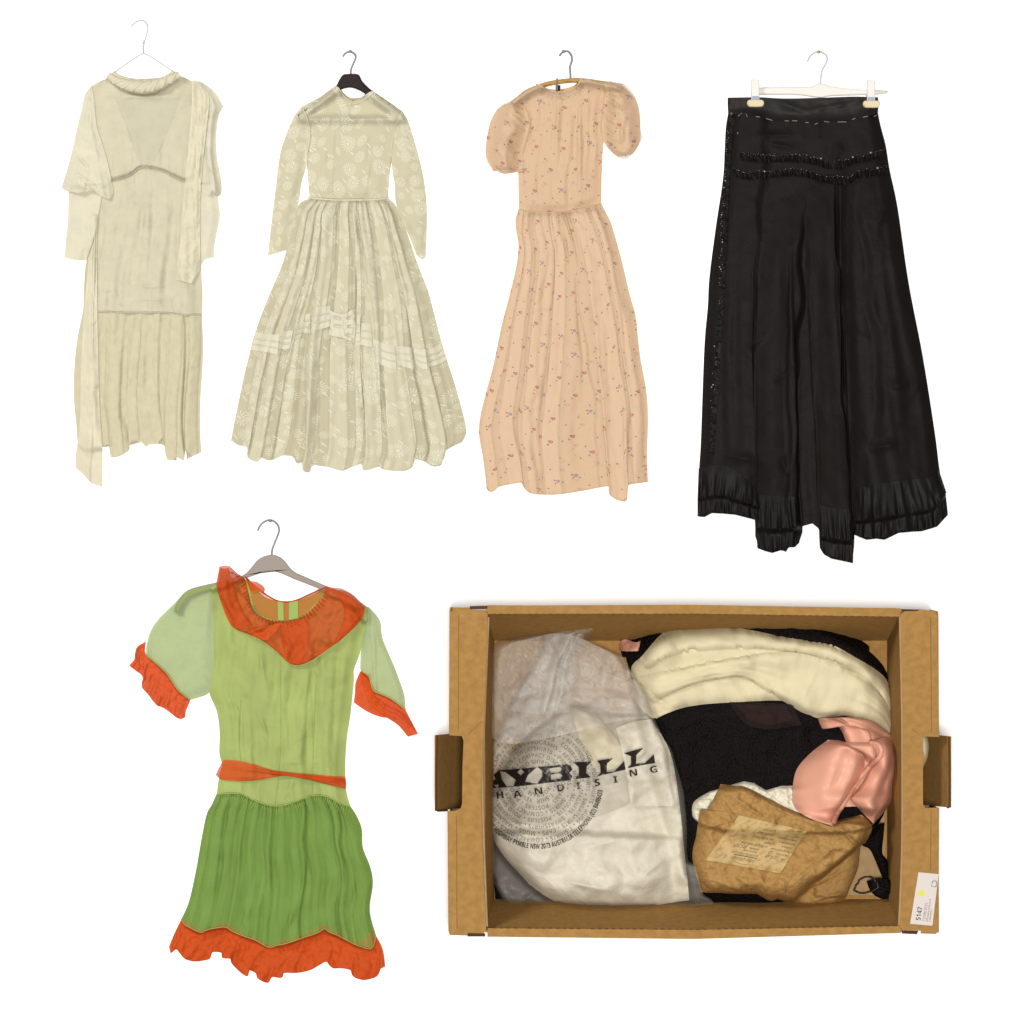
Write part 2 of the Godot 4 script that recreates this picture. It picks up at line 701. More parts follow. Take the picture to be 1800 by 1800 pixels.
func sprig_picture(ground: Color, called := "sprig") -> ImageTexture:
	var rng := RandomNumberGenerator.new()
	rng.seed = 5
	var n := 1024
	var im := Image.create(n, n, false, Image.FORMAT_RGBA8)
	im.fill(ground)
	var reds := paint(210, 84, 84, 0.85)
	var blues := paint(132, 132, 166, 0.85)
	var greens := paint(150, 152, 118, 0.8)
	var browns := paint(136, 88, 66, 0.85)
	var spot := func(c: Color, r: float, ring: float) -> Image:
		var sz := int(r * 2 + 3)
		var s := Image.create(sz, sz, false, Image.FORMAT_RGBA8)
		s.fill(Color(c.r, c.g, c.b, 0))
		for y in sz:
			for x in sz:
				var d := Vector2(x - sz / 2.0 + 0.5, y - sz / 2.0 + 0.5).length()
				if d < r and d > ring:
					s.set_pixel(x, y, c)
		return s
	var red_ring: Image = spot.call(reds, 10.5, 4.0)
	var blue_ring: Image = spot.call(blues, 10.5, 4.0)
	var bud: Image = spot.call(reds, 5.5, 0.0)
	var leaf: Image = spot.call(greens, 6.0, 0.0)
	var blue_bud: Image = spot.call(blues, 6.5, 0.0)
	var dot: Image = spot.call(browns, 4.4, 0.0)
	var rows := 7
	var cols := 6
	for j in rows:
		for i in cols:
			var x := int((i + (0.5 if j % 2 else 0.0) + rng.randf_range(-0.12, 0.12)) * n / cols)
			var y := int((j + rng.randf_range(-0.12, 0.12)) * n / rows)
			if (i + j * 2) % 3 != 0:
				stamp(im, red_ring, x - 14, y - 14)
				stamp(im, leaf, x - 30, y + 8)
				stamp(im, blue_bud, x - 22, y - 16)
			else:
				stamp(im, blue_ring, x - 14, y - 14)
				stamp(im, bud, x - 28, y - 18)
				stamp(im, bud, x - 24, y + 6)
				stamp(im, leaf, x + 10, y + 10)
			for d in 2:
				stamp(im, dot, x + int((0.36 + 0.3 * d + rng.randf_range(-0.06, 0.06)) * n / cols), y + int((0.46 - 0.2 * d + rng.randf_range(-0.08, 0.08)) * n / rows))
	tex[called] = ImageTexture.create_from_image(im)
	return tex[called]


func setup() -> void:
	hm.resize(MAPN * MAPN)
	n_soft.noise_type = FastNoiseLite.TYPE_SIMPLEX_SMOOTH
	n_soft.frequency = 0.016
	n_soft.fractal_octaves = 2
	n_soft.seed = 4
	n_ridge.noise_type = FastNoiseLite.TYPE_SIMPLEX
	n_ridge.frequency = 0.016
	n_ridge.fractal_type = FastNoiseLite.FRACTAL_RIDGED
	n_ridge.fractal_octaves = 3
	n_ridge.seed = 9
	n_ridge.domain_warp_enabled = true
	n_ridge.domain_warp_amplitude = 14.0
	n_ridge.domain_warp_frequency = 0.012
	n_cell.noise_type = FastNoiseLite.TYPE_CELLULAR
	n_cell.frequency = 0.02
	n_cell.cellular_return_type = FastNoiseLite.RETURN_DISTANCE2_SUB
	n_cell.domain_warp_enabled = true
	n_cell.domain_warp_amplitude = 10.0
	n_cell.domain_warp_frequency = 0.03
	mottled("mottle", fast(FastNoiseLite.TYPE_SIMPLEX_SMOOTH, 0.008, 4), 0.95, 1.0)
	mottled("dye", fast(FastNoiseLite.TYPE_SIMPLEX_SMOOTH, 0.006, 3, false, 8), 0.91, 1.0)
	mottled("kraft", fast(FastNoiseLite.TYPE_SIMPLEX_SMOOTH, 0.03, 5, false, 12), 0.88, 1.0)
	noise_tex("crinkle", fast(FastNoiseLite.TYPE_SIMPLEX, 0.012, 5, true, 6))
	noise_tex("grain", fast(FastNoiseLite.TYPE_SIMPLEX, 0.09, 3, false, 7))
	var fc := fast(FastNoiseLite.TYPE_CELLULAR, 0.014, 3, false, 15)
	fc.cellular_return_type = FastNoiseLite.RETURN_DISTANCE2_SUB
	noise_tex("facets", fc)
	noise_tex("rosettes", fast(FastNoiseLite.TYPE_CELLULAR, 0.05, 2, false, 2))
	var fm := solid("floor", Color(0.985, 0.985, 0.985), 0.9, 0.0, 0.1)
	fm.albedo_texture = mottled("paper", fast(FastNoiseLite.TYPE_SIMPLEX_SMOOTH, 0.03, 3), 0.985, 1.0, 256)
	fm.uv1_scale = Vector3(20, 20, 20)
	# cream gown
	cloth("cream_silk", paint(231, 224, 194, 0.92), {"bump": "crinkle", "depth": 0.08, "scale": 1.3})
	cloth("cream_inset", paint(255, 249, 220, 0.4), {"bump": "crinkle", "depth": 0.05})
	cloth("cream_silk_lining", paint(214, 204, 168), {"bump": "crinkle", "depth": 0.05})
	cloth("cream_sleeve", paint(240, 233, 206, 0.95), {"bump": "crinkle", "depth": 0.10, "scale": 1.1})
	cloth("cream_satin", paint(236, 228, 198), {"bump": "crinkle", "depth": 0.04, "rough": 0.6})
	cloth("cream_lace", paint(230, 221, 186, 0.92), {"bump": "rosettes", "depth": 0.05, "scale": 2.2})
	# lace gown
	var lc := paint(252, 247, 222)
	var lg := paint(252, 244, 212)
	lace_picture(Color(lg.r, lg.g, lg.b, 0.48), Color(lc.r, lc.g, lc.b, 0.55))
	lace_picture(Color(lg.r * 0.93, lg.g * 0.93, lg.b * 0.92, 0.80), Color(lc.r * 0.95, lc.g * 0.95, lc.b * 0.95, 0.86), "lace_two")
	cloth("daisy_lace", Color.WHITE, {"tex": "lace", "alpha": true, "bump": "grain", "depth": 0.015})
	lace_picture(Color(lg.r, lg.g, lg.b, 0.60), Color(lc.r, lc.g, lc.b, 0.62), "lace_plain")
	cloth("daisy_lace_fine", Color.WHITE, {"tex": "lace_plain", "alpha": true, "bump": "grain", "depth": 0.015})
	cloth("daisy_lace_doubled", Color.WHITE, {"tex": "lace_two", "alpha": true, "bump": "grain", "depth": 0.015})
	cloth("organza_lining", paint(196, 184, 146), {"bump": "crinkle", "depth": 0.03})
	cloth("ivory_ribbon", paint(244, 238, 212, 0.9), {"rough": 0.6})
	# peach gown
	var pc := paint(255, 229, 195)
	sprig_picture(Color(pc.r, pc.g, pc.b, 0.50))
	sprig_picture(Color(pc.r * 0.99, pc.g * 0.945, pc.b * 0.92, 0.74), "sprig_two")
	cloth("sprigged_organza", Color.WHITE, {"tex": "sprig", "alpha": true, "bump": "crinkle", "depth": 0.03, "rough": 0.6})
	cloth("sprigged_doubled", Color.WHITE, {"tex": "sprig_two", "alpha": true, "bump": "crinkle", "depth": 0.03, "rough": 0.6})
	cloth("sprigged_back", Color(0.935, 0.82, 0.72), {"tex": "sprig", "rough": 0.8})
	cloth("peach_trim", paint(232, 196, 156), {})
	# black skirt
	cloth("black_satin", paint(29, 25, 23), {"rough": 0.5, "spec": 0.14, "bump": "crinkle", "depth": 0.05, "scale": 1.0, "tex": "dye"})
	cloth("black_band", paint(44, 39, 37), {"rough": 0.5, "spec": 0.2})
	cloth("black_frill", paint(22, 19, 18), {"rough": 0.5, "spec": 0.2})
	solid("jet", paint(30, 26, 24), 0.25)
	solid("silver_bead", paint(160, 156, 150), 0.3, 0.3)
	cloth("white_thread", paint(170, 164, 154), {})
	# green frock
	cloth("green_organza", paint(200, 217, 130, 0.74), {"tex": "dye", "bump": "crinkle", "depth": 0.035, "scale": 0.9, "rough": 0.7})
	cloth("green_sleeve", paint(176, 198, 112, 0.66), {"tex": "mottle", "bump": "crinkle", "depth": 0.03, "scale": 0.9, "rough": 0.7})
	cloth("green_back", paint(186, 200, 106), {"tex": "dye"})
	cloth("green_skirt", paint(160, 198, 98, 0.46), {"tex": "dye", "bump": "crinkle", "depth": 0.035, "rough": 0.7})
	cloth("green_skirt_doubled", paint(160, 198, 98, 0.46), {"tex": "dye", "bump": "crinkle", "depth": 0.035, "rough": 0.7})
	cloth("green_skirt_back", paint(116, 158, 64), {"tex": "dye"})
	cloth("pale_organza", paint(212, 222, 178, 0.9), {"tex": "mottle", "rough": 0.7})
	cloth("orange_organza", paint(240, 96, 30, 0.74), {"bump": "crinkle", "depth": 0.03, "rough": 0.7})
	cloth("orange_frill", paint(238, 92, 28, 0.90), {"bump": "crinkle", "depth": 0.03, "rough": 0.7})
	cloth("orange_sheer", paint(236, 92, 28, 0.42), {"tex": ""})
	cloth("orange_collar", paint(238, 94, 28, 0.66), {"bump": "crinkle", "depth": 0.03, "rough": 0.7})
	cloth("net_lining", paint(120, 66, 52), {})
	cloth("orange_back", paint(214, 76, 20), {})
	cloth("green_thread", paint(176, 198, 108), {})
	# hangers
	solid("steel", paint(128, 126, 124), 0.42, 0.3)
	solid("white_wire", paint(206, 204, 204), 0.5)
	solid("black_plastic", paint(54, 45, 44), 0.6, 0.0, 0.15)
	solid("grey_plastic", paint(170, 158, 148), 0.6, 0.0, 0.2)
	cloth("wood", paint(206, 158, 76), {"rough": 0.5, "tex": "kraft", "triplanar": true, "scale": 6.0})
	solid("white_plastic", paint(252, 247, 238), 0.5, 0.0, 0.2)
	solid("cream_pad", paint(240, 224, 182), 0.5, 0.0, 0.2)
	solid("blue_spring", paint(150, 164, 196), 0.5)
	solid("brass", paint(170, 150, 90), 0.4, 0.4)
	# carton
	cloth("cardboard", paint(192, 146, 84), {"tex": "kraft", "triplanar": true, "scale": 2.5, "bump": "grain", "depth": 0.012, "rough": 0.85, "spec": 0.15})
	cloth("cardboard_score", paint(160, 118, 62), {"tex": "kraft", "triplanar": true, "scale": 9.0})
	cloth("cardboard_edge", paint(104, 70, 38), {"tex": "kraft", "triplanar": true, "scale": 9.0})
	cloth("cardboard_liner", paint(200, 164, 118), {"tex": "kraft", "triplanar": true, "scale": 2.0})
	cloth("white_cotton", paint(255, 246, 220), {"bump": "crinkle", "depth": 0.12, "scale": 1.4})
	cloth("tulle", paint(246, 234, 208, 0.5), {"bump": "crinkle", "depth": 0.05})
	cloth("black_lace", paint(35, 30, 30), {"bump": "rosettes", "depth": 0.7, "scale": 2.6, "rough": 0.8, "spec": 0.12})
	cloth("black_net", paint(40, 30, 28, 0.72), {"bump": "grain", "depth": 0.1})
	cloth("cream_chiffon", paint(250, 236, 194, 0.93), {"bump": "crinkle", "depth": 0.06, "rough": 0.7})
	cloth("pink_satin", paint(250, 182, 154), {"rough": 0.42, "spec": 0.3, "tex": ""})
	cloth("brown_tissue", paint(200, 154, 92), {"tex": "kraft", "bump": "facets", "depth": 0.2, "scale": 2.2, "rough": 0.6, "spec": 0.2})
	solid("yellow_dot", paint(226, 224, 40), 0.6)


# ---------------------------------------------------------------- garments
func hook(parent: Node, mat: Material, a: Array, r := 0.0024, y := 0.012) -> void:
	part("hook", parent, tube(line3(xy(a), y, true, 1.5), r, 8), mat)


func pin(at: Vector2, label: String, mat: Material) -> void:
	var t := thing("wall_pin", label, "pin", pt(at.x, at.y, 0), "pins that the hangers hook over")
	part("shank", t, tube([pt(at.x, at.y, 0.0), pt(at.x, at.y, 0.02)], 0.0016, 8), M.steel)
	part("head", t, ball(pt(at.x, at.y, 0.021), 0.0038, 0.6), mat)


func cream_gown() -> void:
	var t := thing("wire_hanger", "thin white wire hanger holding the cream gown", "hanger", pt(252, 100))
	hook(t, M.white_wire, [231, 47.5, 239, 40, 248.7, 36.2, 257, 40, 260.2, 49, 258, 62, 254.8, 73.3, 252, 87], 0.0017)
	var tw := []
	for k in 24:
		var f := k / 23.0
		tw.append(pt(252.6 + sin(f * 22.0) * 1.2, 72 + f * 20, 0.012 + cos(f * 22.0) * 0.0012))
	part("twisted_neck", t, tube(tw, 0.0014, 6), M.white_wire)
	part("arm", t, tube(line3(xy([252, 90, 251, 94, 247, 96, 236, 103, 201.5, 127, 180, 146]), 0.003), 0.0016, 6), M.white_wire)
	part("arm", t, tube(line3(xy([252, 90, 253, 94, 257, 95.5, 270, 103, 306, 127, 322, 142]), 0.003), 0.0016, 6), M.white_wire)
	var bar := line3(xy([190, 168, 250, 172, 312, 170]), 0.004)
	part("crossbar", t, tube(bar, 0.0016, 6), M.steel)
	for q: Vector3 in bar + line3(xy([201, 127, 180, 146]), 0.0) + line3(xy([306, 127, 322, 142]), 0.0):
		raise_map(q.x / S + 900.0, q.z / S + 900.0, 0.0062)

	var g := thing("cream_gown", "cream silk gown with a twisted roll collar and lace lower skirt", "dress", pt(250, 470))
	var bl := xy([161, 151, 160, 220, 166, 300, 165, 400, 150, 470, 146, 545, 137, 590, 131, 640, 130, 700, 134, 745, 136, 775])
	var br := xy([340, 145, 352, 200, 356, 300, 354, 467, 356, 520, 355, 557, 357, 620, 352, 707, 352, 760, 354, 795])
	panel("back_panel", g, M.cream_silk_lining, bl, br, xy([192, 137, 230, 139, 280, 137, 315, 133]), xy([180, 786, 240, 774, 320, 790]), {"step": 6.0, "lift": 0.0015, "edge": 0.0, "drape": false, "write": false})
	# skirt above the lace
	panel("bodice", g, M.cream_silk, xy([161, 151, 160, 180, 163, 240, 172, 318]), xy([340, 144, 348, 200, 352, 260, 352, 318]),
		xy([191, 141, 214, 156, 241, 165, 261, 165, 283, 158, 317, 137]), xy([195, 318, 227, 309, 251, 294, 288, 301, 324, 318]),
		{"puff": 0.016, "edge": 30.0, "edge_top": 8.0, "edge_bottom": 6.0, "lift": 0.003, "gather_bottom": [0.007, 16.0, 0.28], "crumple": [0.0035, 40.0], "wrinkle": [0.0016, 60.0],
		"creases": [[219, 215, 241, 285, 5, 0.004], [226, 255, 238, 300, 5, 0.004], [215, 296, 240, 312, 6, 0.003]]})
	panel("neck_inset", g, M.cream_inset, xy([203, 176, 222, 224, 237, 265, 247, 290]), xy([318, 170, 304, 212, 285, 258, 266, 291]), xy([230, 177, 262, 176, 295, 174]), xy([252, 293, 260, 293]), {"lift": 0.0006, "edge": 2.0, "crumple": [0.0014, 26.0], "wrinkle": [0.0008, 30.0]})
	panel("upper_skirt", g, M.cream_silk, xy([172, 318, 168, 400, 155, 470, 146, 548]), xy([352, 318, 354, 420, 354, 480, 355, 552]),
		xy([195, 318, 227, 309, 251, 294, 288, 301, 324, 318]), xy([172, 547, 230, 549, 290, 549, 320, 553]),
		{"drape": false, "edge_top": 6.0, "puff": 0.010, "edge": 26.0, "lift": 0.003, "drapes": [0.012, 7.0, 0.0, 0.5], "crumple": [0.004, 34.0], "wrinkle": [0.0016, 60.0], "gather": [0.004, 20.0, 0.12],
		"creases": [[176, 514, 200, 509, 5, 0.006], [224, 505, 310, 502, 6, 0.005], [209, 531, 220, 540, 4, 0.006], [301, 513, 306, 545, 5, 0.007], [230, 527, 300, 526, 4, 0.003], [205, 340, 320, 345, 9, 0.002], [205, 360, 320, 366, 8, 0.002], [210, 388, 322, 400, 9, 0.002]]})
	seam("waist_seam", g, M.cream_silk, xy([174, 322, 195, 318, 227, 309, 251, 293, 288, 301, 324, 318, 350, 321]), 0.0014)
	panel("lace_skirt", g, M.cream_lace, xy([146, 546, 137, 590, 131, 640, 130, 700, 134, 745, 136, 775]), xy([355, 552, 357, 620, 352, 707, 352, 760, 354, 795]),
		xy([172, 547, 230, 549, 290, 549, 320, 553]), xy([150, 790, 180, 786, 191, 780, 193, 790, 195, 805, 207, 803, 216, 800, 227.5, 792, 229, 782, 231, 774, 250, 777, 256, 786, 262, 782, 277, 780, 281, 774, 285, 769, 288, 776, 290, 788, 292, 800, 294, 809, 304, 809, 313, 804, 324, 810, 325, 800, 326, 792, 341, 801]),
		{"drape": false, "puff": 0.010, "edge": 20.0, "lift": 0.003, "gather": [0.004, 22.0, 0.12], "drapes": [0.004, 14.0, 0.0, 0.4], "soft_hem": false, "side_keep": 0.5, "crumple": [0.002, 18.0],
		"folds": [[0.22, 0.30, 20, 0.012, 0.5, 0.0, 1.0], [0.36, 0.38, 16, 0.008, -0.6, 0.05, 1.0], [0.5, 0.5, 18, 0.007, 0.3, 0.0, 0.9], [0.62, 0.60, 14, 0.007, 0.2, 0.0, 0.9], [0.76, 0.80, 20, 0.013, 0.6, 0.0, 1.0], [0.93, 0.95, 14, 0.008, -0.5, 0.0, 1.0], [0.12, 0.1, 14, 0.008, 0.5, 0.0, 1.0]]})
	seam("hip_seam", g, M.cream_silk, xy([172, 548, 230, 550, 290, 550, 320, 554, 354, 553]), 0.0024)
	pleats(g, M.cream_lace, xy([146, 546, 137, 590, 131, 640, 130, 700, 134, 745, 136, 775]), xy([355, 552, 357, 620, 352, 707, 352, 760, 354, 795]), xy([172, 547, 230, 549, 290, 549, 320, 553]), xy([150, 790, 180, 786, 193, 786, 195, 805, 216, 800, 229, 782, 250, 777, 277, 780, 285, 770, 292, 800, 304, 809, 324, 810, 341, 801]), [[0.24, 0.36, 0.30, 0.38, 0.01, 1.0], [0.44, 0.50, 0.43, 0.50, 0.01, 1.0], [0.74, 0.84, 0.74, 0.84, 0.01, 1.0], [0.90, 0.98, 0.90, 0.98, 0.01, 1.0]], {"edge_top": 14.0, "soft_hem": false})
	panel("sash", g, M.cream_satin, xy([156, 380, 154, 470, 147, 560, 143, 640, 142, 700, 139, 760, 133, 800, 133, 822]), xy([171, 380, 171, 470, 172, 560, 174, 670, 176, 720, 180, 785, 180, 815, 180, 856]), [], xy([142, 830, 160, 849]),
		{"edge": 5.0, "lift": 0.004, "folds": [[0.45, 0.5, 9, 0.007, 0.7, 0.0, 1.0], [0.8, 0.8, 6, 0.006, -0.3, 0.0, 0.85]], "crumple": [0.002, 20.0], "creases": [[144, 681, 176, 679, 4, 0.004], [160, 575, 172, 560, 4, 0.004]], "soft_hem": false})
	# sleeves: a full upper part over a straight cuff
	for side in 2:
		if side == 0:
			panel("sleeve_cuff", g, M.cream_sleeve, xy([121, 330, 119, 390, 115, 430, 113.5, 452]), xy([180, 340, 172, 385, 165, 420, 152, 457]), [], xy([125, 456, 140, 458]), {"puff": 0.012, "edge": 16.0, "lift": 0.004, "crumple": [0.003, 24.0]})
			panel("sleeve", g, M.cream_sleeve, xy([160.7, 151.5, 150, 165, 144, 190, 137, 220, 131, 246, 122, 285, 109.5, 326]), xy([162, 152, 166, 180, 170, 220, 178, 247, 186, 272, 195, 310, 200, 338]), [], xy([112, 334, 138, 340, 158, 337, 168, 338, 187, 349, 195, 348]),
				{"puff": 0.022, "edge": 20.0, "lift": 0.004, "crumple": [0.004, 26.0], "wrinkle": [0.002, 60.0], "gather_bottom": [0.008, 9.0, 0.16], "creases": [[128, 300, 165, 327, 6, 0.006], [134, 270, 160, 300, 6, 0.005], [140, 320, 175, 316, 6, 0.004], [166, 332, 190, 325, 6, 0.007]]})
			for b in 3:
				part("button", g, ball(pt(151 + b * 7.5, 325 + (b % 2) * 1.5, height_at(151 + b * 7.5, 325) + 0.001), 0.0035, 0.6), M.cream_satin)
		else:
			panel("sleeve_cuff", g, M.cream_sleeve, xy([345, 325, 348, 400, 352, 440, 355, 466]), xy([380, 328, 386, 372, 386, 384, 379, 420, 376, 440, 377.5, 452]), [], xy([360, 457, 368, 454]), {"puff": 0.012, "edge": 14.0, "lift": 0.004, "crumple": [0.003, 24.0]})
			panel("sleeve", g, M.cream_sleeve, xy([344, 148, 348, 200, 350, 260, 352, 300, 356, 338]), xy([356, 145, 376, 160, 389, 180, 392, 188, 384, 205, 380, 244, 382, 280, 388, 312, 390, 330, 389, 340]), xy([350, 143]), xy([368, 344, 374, 335, 382, 347]),
				{"puff": 0.018, "edge": 14.0, "lift": 0.004, "crumple": [0.004, 26.0], "wrinkle": [0.002, 50.0], "folds": [[0.55, 0.55, 10, 0.012, 0.6, 0.1, 1.0]]})
			panel("shoulder_drape", g, M.cream_satin, xy([337, 144, 337, 191, 328, 293, 321, 367, 316, 440, 312, 455, 310, 492]), xy([352, 146, 368, 171, 362, 240, 356, 293, 352, 367, 352, 440, 351, 476]), xy([344, 143]), xy([337, 499, 345, 484]),
				{"puff": 0.006, "edge": 8.0, "lift": 0.004, "folds": [[0.25, 0.35, 9, 0.006, 0.4, 0.0, 0.8], [0.75, 0.7, 9, 0.006, -0.4, 0.0, 0.9]], "crumple": [0.003, 30.0], "wrinkle": [0.003, 30.0], "soft_hem": false})
	# the twisted roll round the neck
	var path := []
	var radii := []
	var c := resample(smooth(xy([192, 134, 203, 142, 220, 150, 240, 154, 258, 155, 280, 150, 300, 141, 317, 133])), 110)
	for i in c.size():
		var f := i / 110.0
		path.append(pt(c[i].x, c[i].y, 0.032 + 0.004 * sin(PI * f)))
		radii.append((5.0 + 5.0 * sin(PI * f)) * S * (1.0 + 0.16 * absf(sin(f * 26.0 + 0.6 * sin(f * 9.0)))))
	var roll := part("roll_collar", g, tube(path, radii, 18), M.cream_satin)
	for k in 7:
		var f0 := 0.10 + k * 0.125
		var rope := []
		for q in 14:
			var i := clampi(int((f0 + q / 13.0 * 0.13) * 110), 0, 110)
			var a := lerpf(2.6, 0.35, q / 13.0)
			var dirv: Vector3 = (path[mini(i + 1, 110)] - path[maxi(i - 1, 0)]).normalized()
			var sd := dirv.cross(Vector3.UP).normalized()
			rope.append(path[i] + (sd * -cos(a) + Vector3.UP * sin(a)) * radii[i] * 0.86)
		part("twist", roll, tube(rope, 0.0046, 8), M.cream_satin)
	part("back_neck_edge", g, tube(line3(xy([199, 129, 217, 138.5, 251, 143.5, 288, 140, 306, 128]), 0.02), 0.0045, 8), M.cream_satin)


func lace_gown() -> void:
	var t := thing("black_hanger", "black plastic hanger in the neck of the daisy lace gown", "hanger", pt(616, 170))
	hook(t, M.steel, [603, 100.5, 606, 96, 610, 93, 616, 91.8, 622, 94, 625, 98, 625.5, 103, 621.5, 112.5, 617.5, 122.5, 616.8, 133], 0.0022, 0.014)
	part("body", t, slab(xy([524, 203, 560, 178, 588, 156, 597, 141, 603, 133, 610, 131, 626, 131, 632, 133.5, 638, 145, 655, 161, 690, 187, 706, 203, 704, 212, 690, 202, 664, 182, 647, 169, 630, 158.5, 616, 154.5, 601, 157.5, 585, 168, 545, 197, 526, 212]), 0.004, 0.022, 2.5), M.black_plastic)
	part("crossbar", t, slab(xy([528, 207, 616, 207.5, 702, 207, 702, 213, 616, 213.5, 528, 213]), 0.006, 0.016, 1.5), M.black_plastic)
	pin(Vector2(616, 91.5), "small steel pin under the hook of the black hanger", M.steel)

	var g := thing("lace_gown", "ivory daisy lace gown with long sleeves and ribbon bow on skirt", "dress", pt(612, 480))
	var sl := xy([542, 349, 524, 362, 512, 405, 497, 462, 472, 522, 450, 580, 431, 652, 415, 727, 406, 774])
	var sr := xy([685, 350, 697, 364, 714, 405, 737, 472, 752, 510, 762, 547, 780, 615, 800, 677, 817, 740, 819.5, 762, 812, 777])
	var hem := xy([420, 782, 436, 786, 436, 797, 437, 805, 450, 811, 456, 809, 460, 804, 476, 809, 497, 800, 515, 802, 522, 814, 532, 812, 533, 820, 534, 827, 540, 830, 545, 829, 549, 817, 565, 819, 580, 821, 602, 827, 620, 820, 637, 815, 639, 822, 642, 827, 667, 820, 672, 824, 690, 827, 712, 827, 725, 820, 726, 807, 745, 810, 760, 819, 776, 816, 779, 795, 795, 785])
	panel("back_bodice", g, M.organza_lining, xy([531, 187, 538, 240, 539, 280, 544, 349]), xy([708, 196, 700, 230, 686, 297, 682, 349]), xy([560, 172, 592, 152, 604, 164, 617, 172, 636, 170.5, 655, 161]), xy([580, 351, 640, 351]), {"step": 5.0, "lift": 0.0015, "drape": false, "edge": 0.0, "write": false})
	panel("back_skirt", g, M.organza_lining, sl, sr, xy([577, 351, 620, 351]), hem, {"step": 6.0, "lift": 0.0015, "drape": false, "edge": 0.0, "write": false, "soft_hem": false})
	panel("back_sleeve", g, M.organza_lining, xy([531, 187, 515, 208, 497.5, 252, 490, 285, 482.5, 347, 475, 410, 470.5, 449]), xy([540, 240, 536, 275, 537, 295, 530, 322, 524, 360, 507, 422, 505, 439]), [], [], {"step": 5.0, "lift": 0.0012, "drape": false, "edge": 0.0, "write": false})
	panel("back_sleeve", g, M.organza_lining, xy([690, 240, 688, 275, 690, 305, 694, 325, 697, 362, 722, 422, 731, 446]), xy([706, 194, 718, 215, 732, 260, 744, 310, 750, 360, 750, 410, 748, 450]), [], [], {"step": 5.0, "lift": 0.0012, "drape": false, "edge": 0.0, "write": false})
	panel("bodice", g, M.daisy_lace_fine, xy([531, 187, 538, 206, 544, 235, 540, 262, 541, 300, 544, 347]), xy([708, 196, 698, 220, 691, 245, 687, 275, 685, 300, 681, 347]),
		xy([560, 172, 590, 152, 600, 166, 610, 176, 619, 180, 634, 174, 655, 162, 680, 178]), xy([578, 351, 620, 351, 655, 351]),
		{"puff": 0.012, "edge": 26.0, "edge_top": 10.0, "edge_bottom": 14.0, "lift": 0.004, "crumple": [0.003, 44.0], "folds": [[0.30, 0.28, 5, 0.004, 0.4, 0.35, 1.0], [0.72, 0.70, 5, 0.004, -0.4, 0.35, 1.0]], "creases": [[572, 285, 582, 345, 6, 0.004], [652, 270, 642, 345, 6, 0.004], [575, 260, 570, 290, 5, 0.004]]})
	for side in 2:
		var l0 := xy([532, 188, 516, 207, 497.5, 252, 490, 285, 482.5, 347, 475, 410, 470.5, 449])
		var r0 := xy([533, 190, 543, 215, 544, 240, 541, 262, 539, 292, 530, 322, 524, 360, 508, 422, 505, 439])
		if side:
			l0 = xy([706, 196, 695, 222, 690, 245, 688, 275, 690, 305, 694, 325, 697, 362, 722, 422, 731, 446])
			r0 = xy([707, 196, 718, 215, 732, 260, 744, 310, 750, 360, 750, 410, 748, 450])
		var slv := panel("sleeve", g, M.daisy_lace_fine, l0, r0, [], xy([487, 445]) if side == 0 else xy([742, 456]), {"puff": 0.016, "edge": 18.0, "lift": 0.003, "crumple": [0.004, 32.0], "uv_origin": Vector2(60 + side * 90, 20), "creases": [[505, 330, 520, 345, 5, 0.003], [700, 300, 716, 330, 5, 0.004]]})
		seam("cuff_edge", slv, M.ivory_ribbon, xy([471, 448, 487, 444, 504, 438.5]) if side == 0 else xy([731, 445, 742, 455.5, 748, 449.5]), 0.0014, 0.0)
		seam("armhole_seam", g, M.ivory_ribbon, xy([532, 189, 542, 214, 545, 240, 540, 268]) if side == 0 else xy([707, 197, 696, 220, 690, 245, 687, 275]), 0.0014)
	var pl := []
	# pleats: top position, hem position, half width, height, which side is steep
	for f in [[0.05, 0.05, 15, 0.009, 0.6], [0.11, 0.115, 15, 0.012, 0.75], [0.19, 0.165, 13, 0.012, 0.8], [0.285, 0.325, 15, 0.017, 0.1], [0.37, 0.42, 13, 0.009, -0.5], [0.47, 0.50, 16, 0.012, 0.8], [0.55, 0.555, 10, 0.007, -0.6], [0.62, 0.60, 15, 0.016, -0.75], [0.70, 0.69, 17, 0.014, -0.8], [0.79, 0.79, 18, 0.015, 0.7], [0.865, 0.885, 16, 0.013, 0.6], [0.95, 0.95, 14, 0.009, -0.5]]:
		pl.append([f[0], f[1], f[2], f[3], f[4], 0.0, 1.0])
	panel("skirt", g, M.daisy_lace, sl, sr, xy([577, 351, 620, 351, 650, 351]), hem,
		{"drape": false, "edge_top": 14.0, "puff": 0.012, "edge": 26.0, "lift": 0.004, "folds": pl, "gather": [0.009, 24.0, 0.16], "drapes": [0.008, 18.0, 0.1, 0.7], "crumple": [0.002, 40.0], "soft_hem": false, "side_keep": 0.5, "wide": 430.0, "step": 2.2, "uv_origin": Vector2(13, 40)})
	gathers(g, M.ivory_ribbon, xy([544, 349, 578, 353, 620, 354, 655, 353, 682, 350]), 52, 22.0, 0.0011, 0.5)
	pleats(g, M.daisy_lace_doubled, sl, sr, xy([577, 351, 620, 351, 650, 351]), hem, [[0.05, 0.12, 0.04, 0.09], [0.13, 0.20, 0.10, 0.145], [0.20, 0.25, 0.20, 0.24], [0.25, 0.37, 0.315, 0.36], [0.42, 0.50, 0.43, 0.50], [0.62, 0.70, 0.565, 0.635], [0.74, 0.84, 0.65, 0.77], [0.86, 0.94, 0.83, 0.90], [0.55, 0.59, 0.53, 0.55]], {"soft_hem": false})
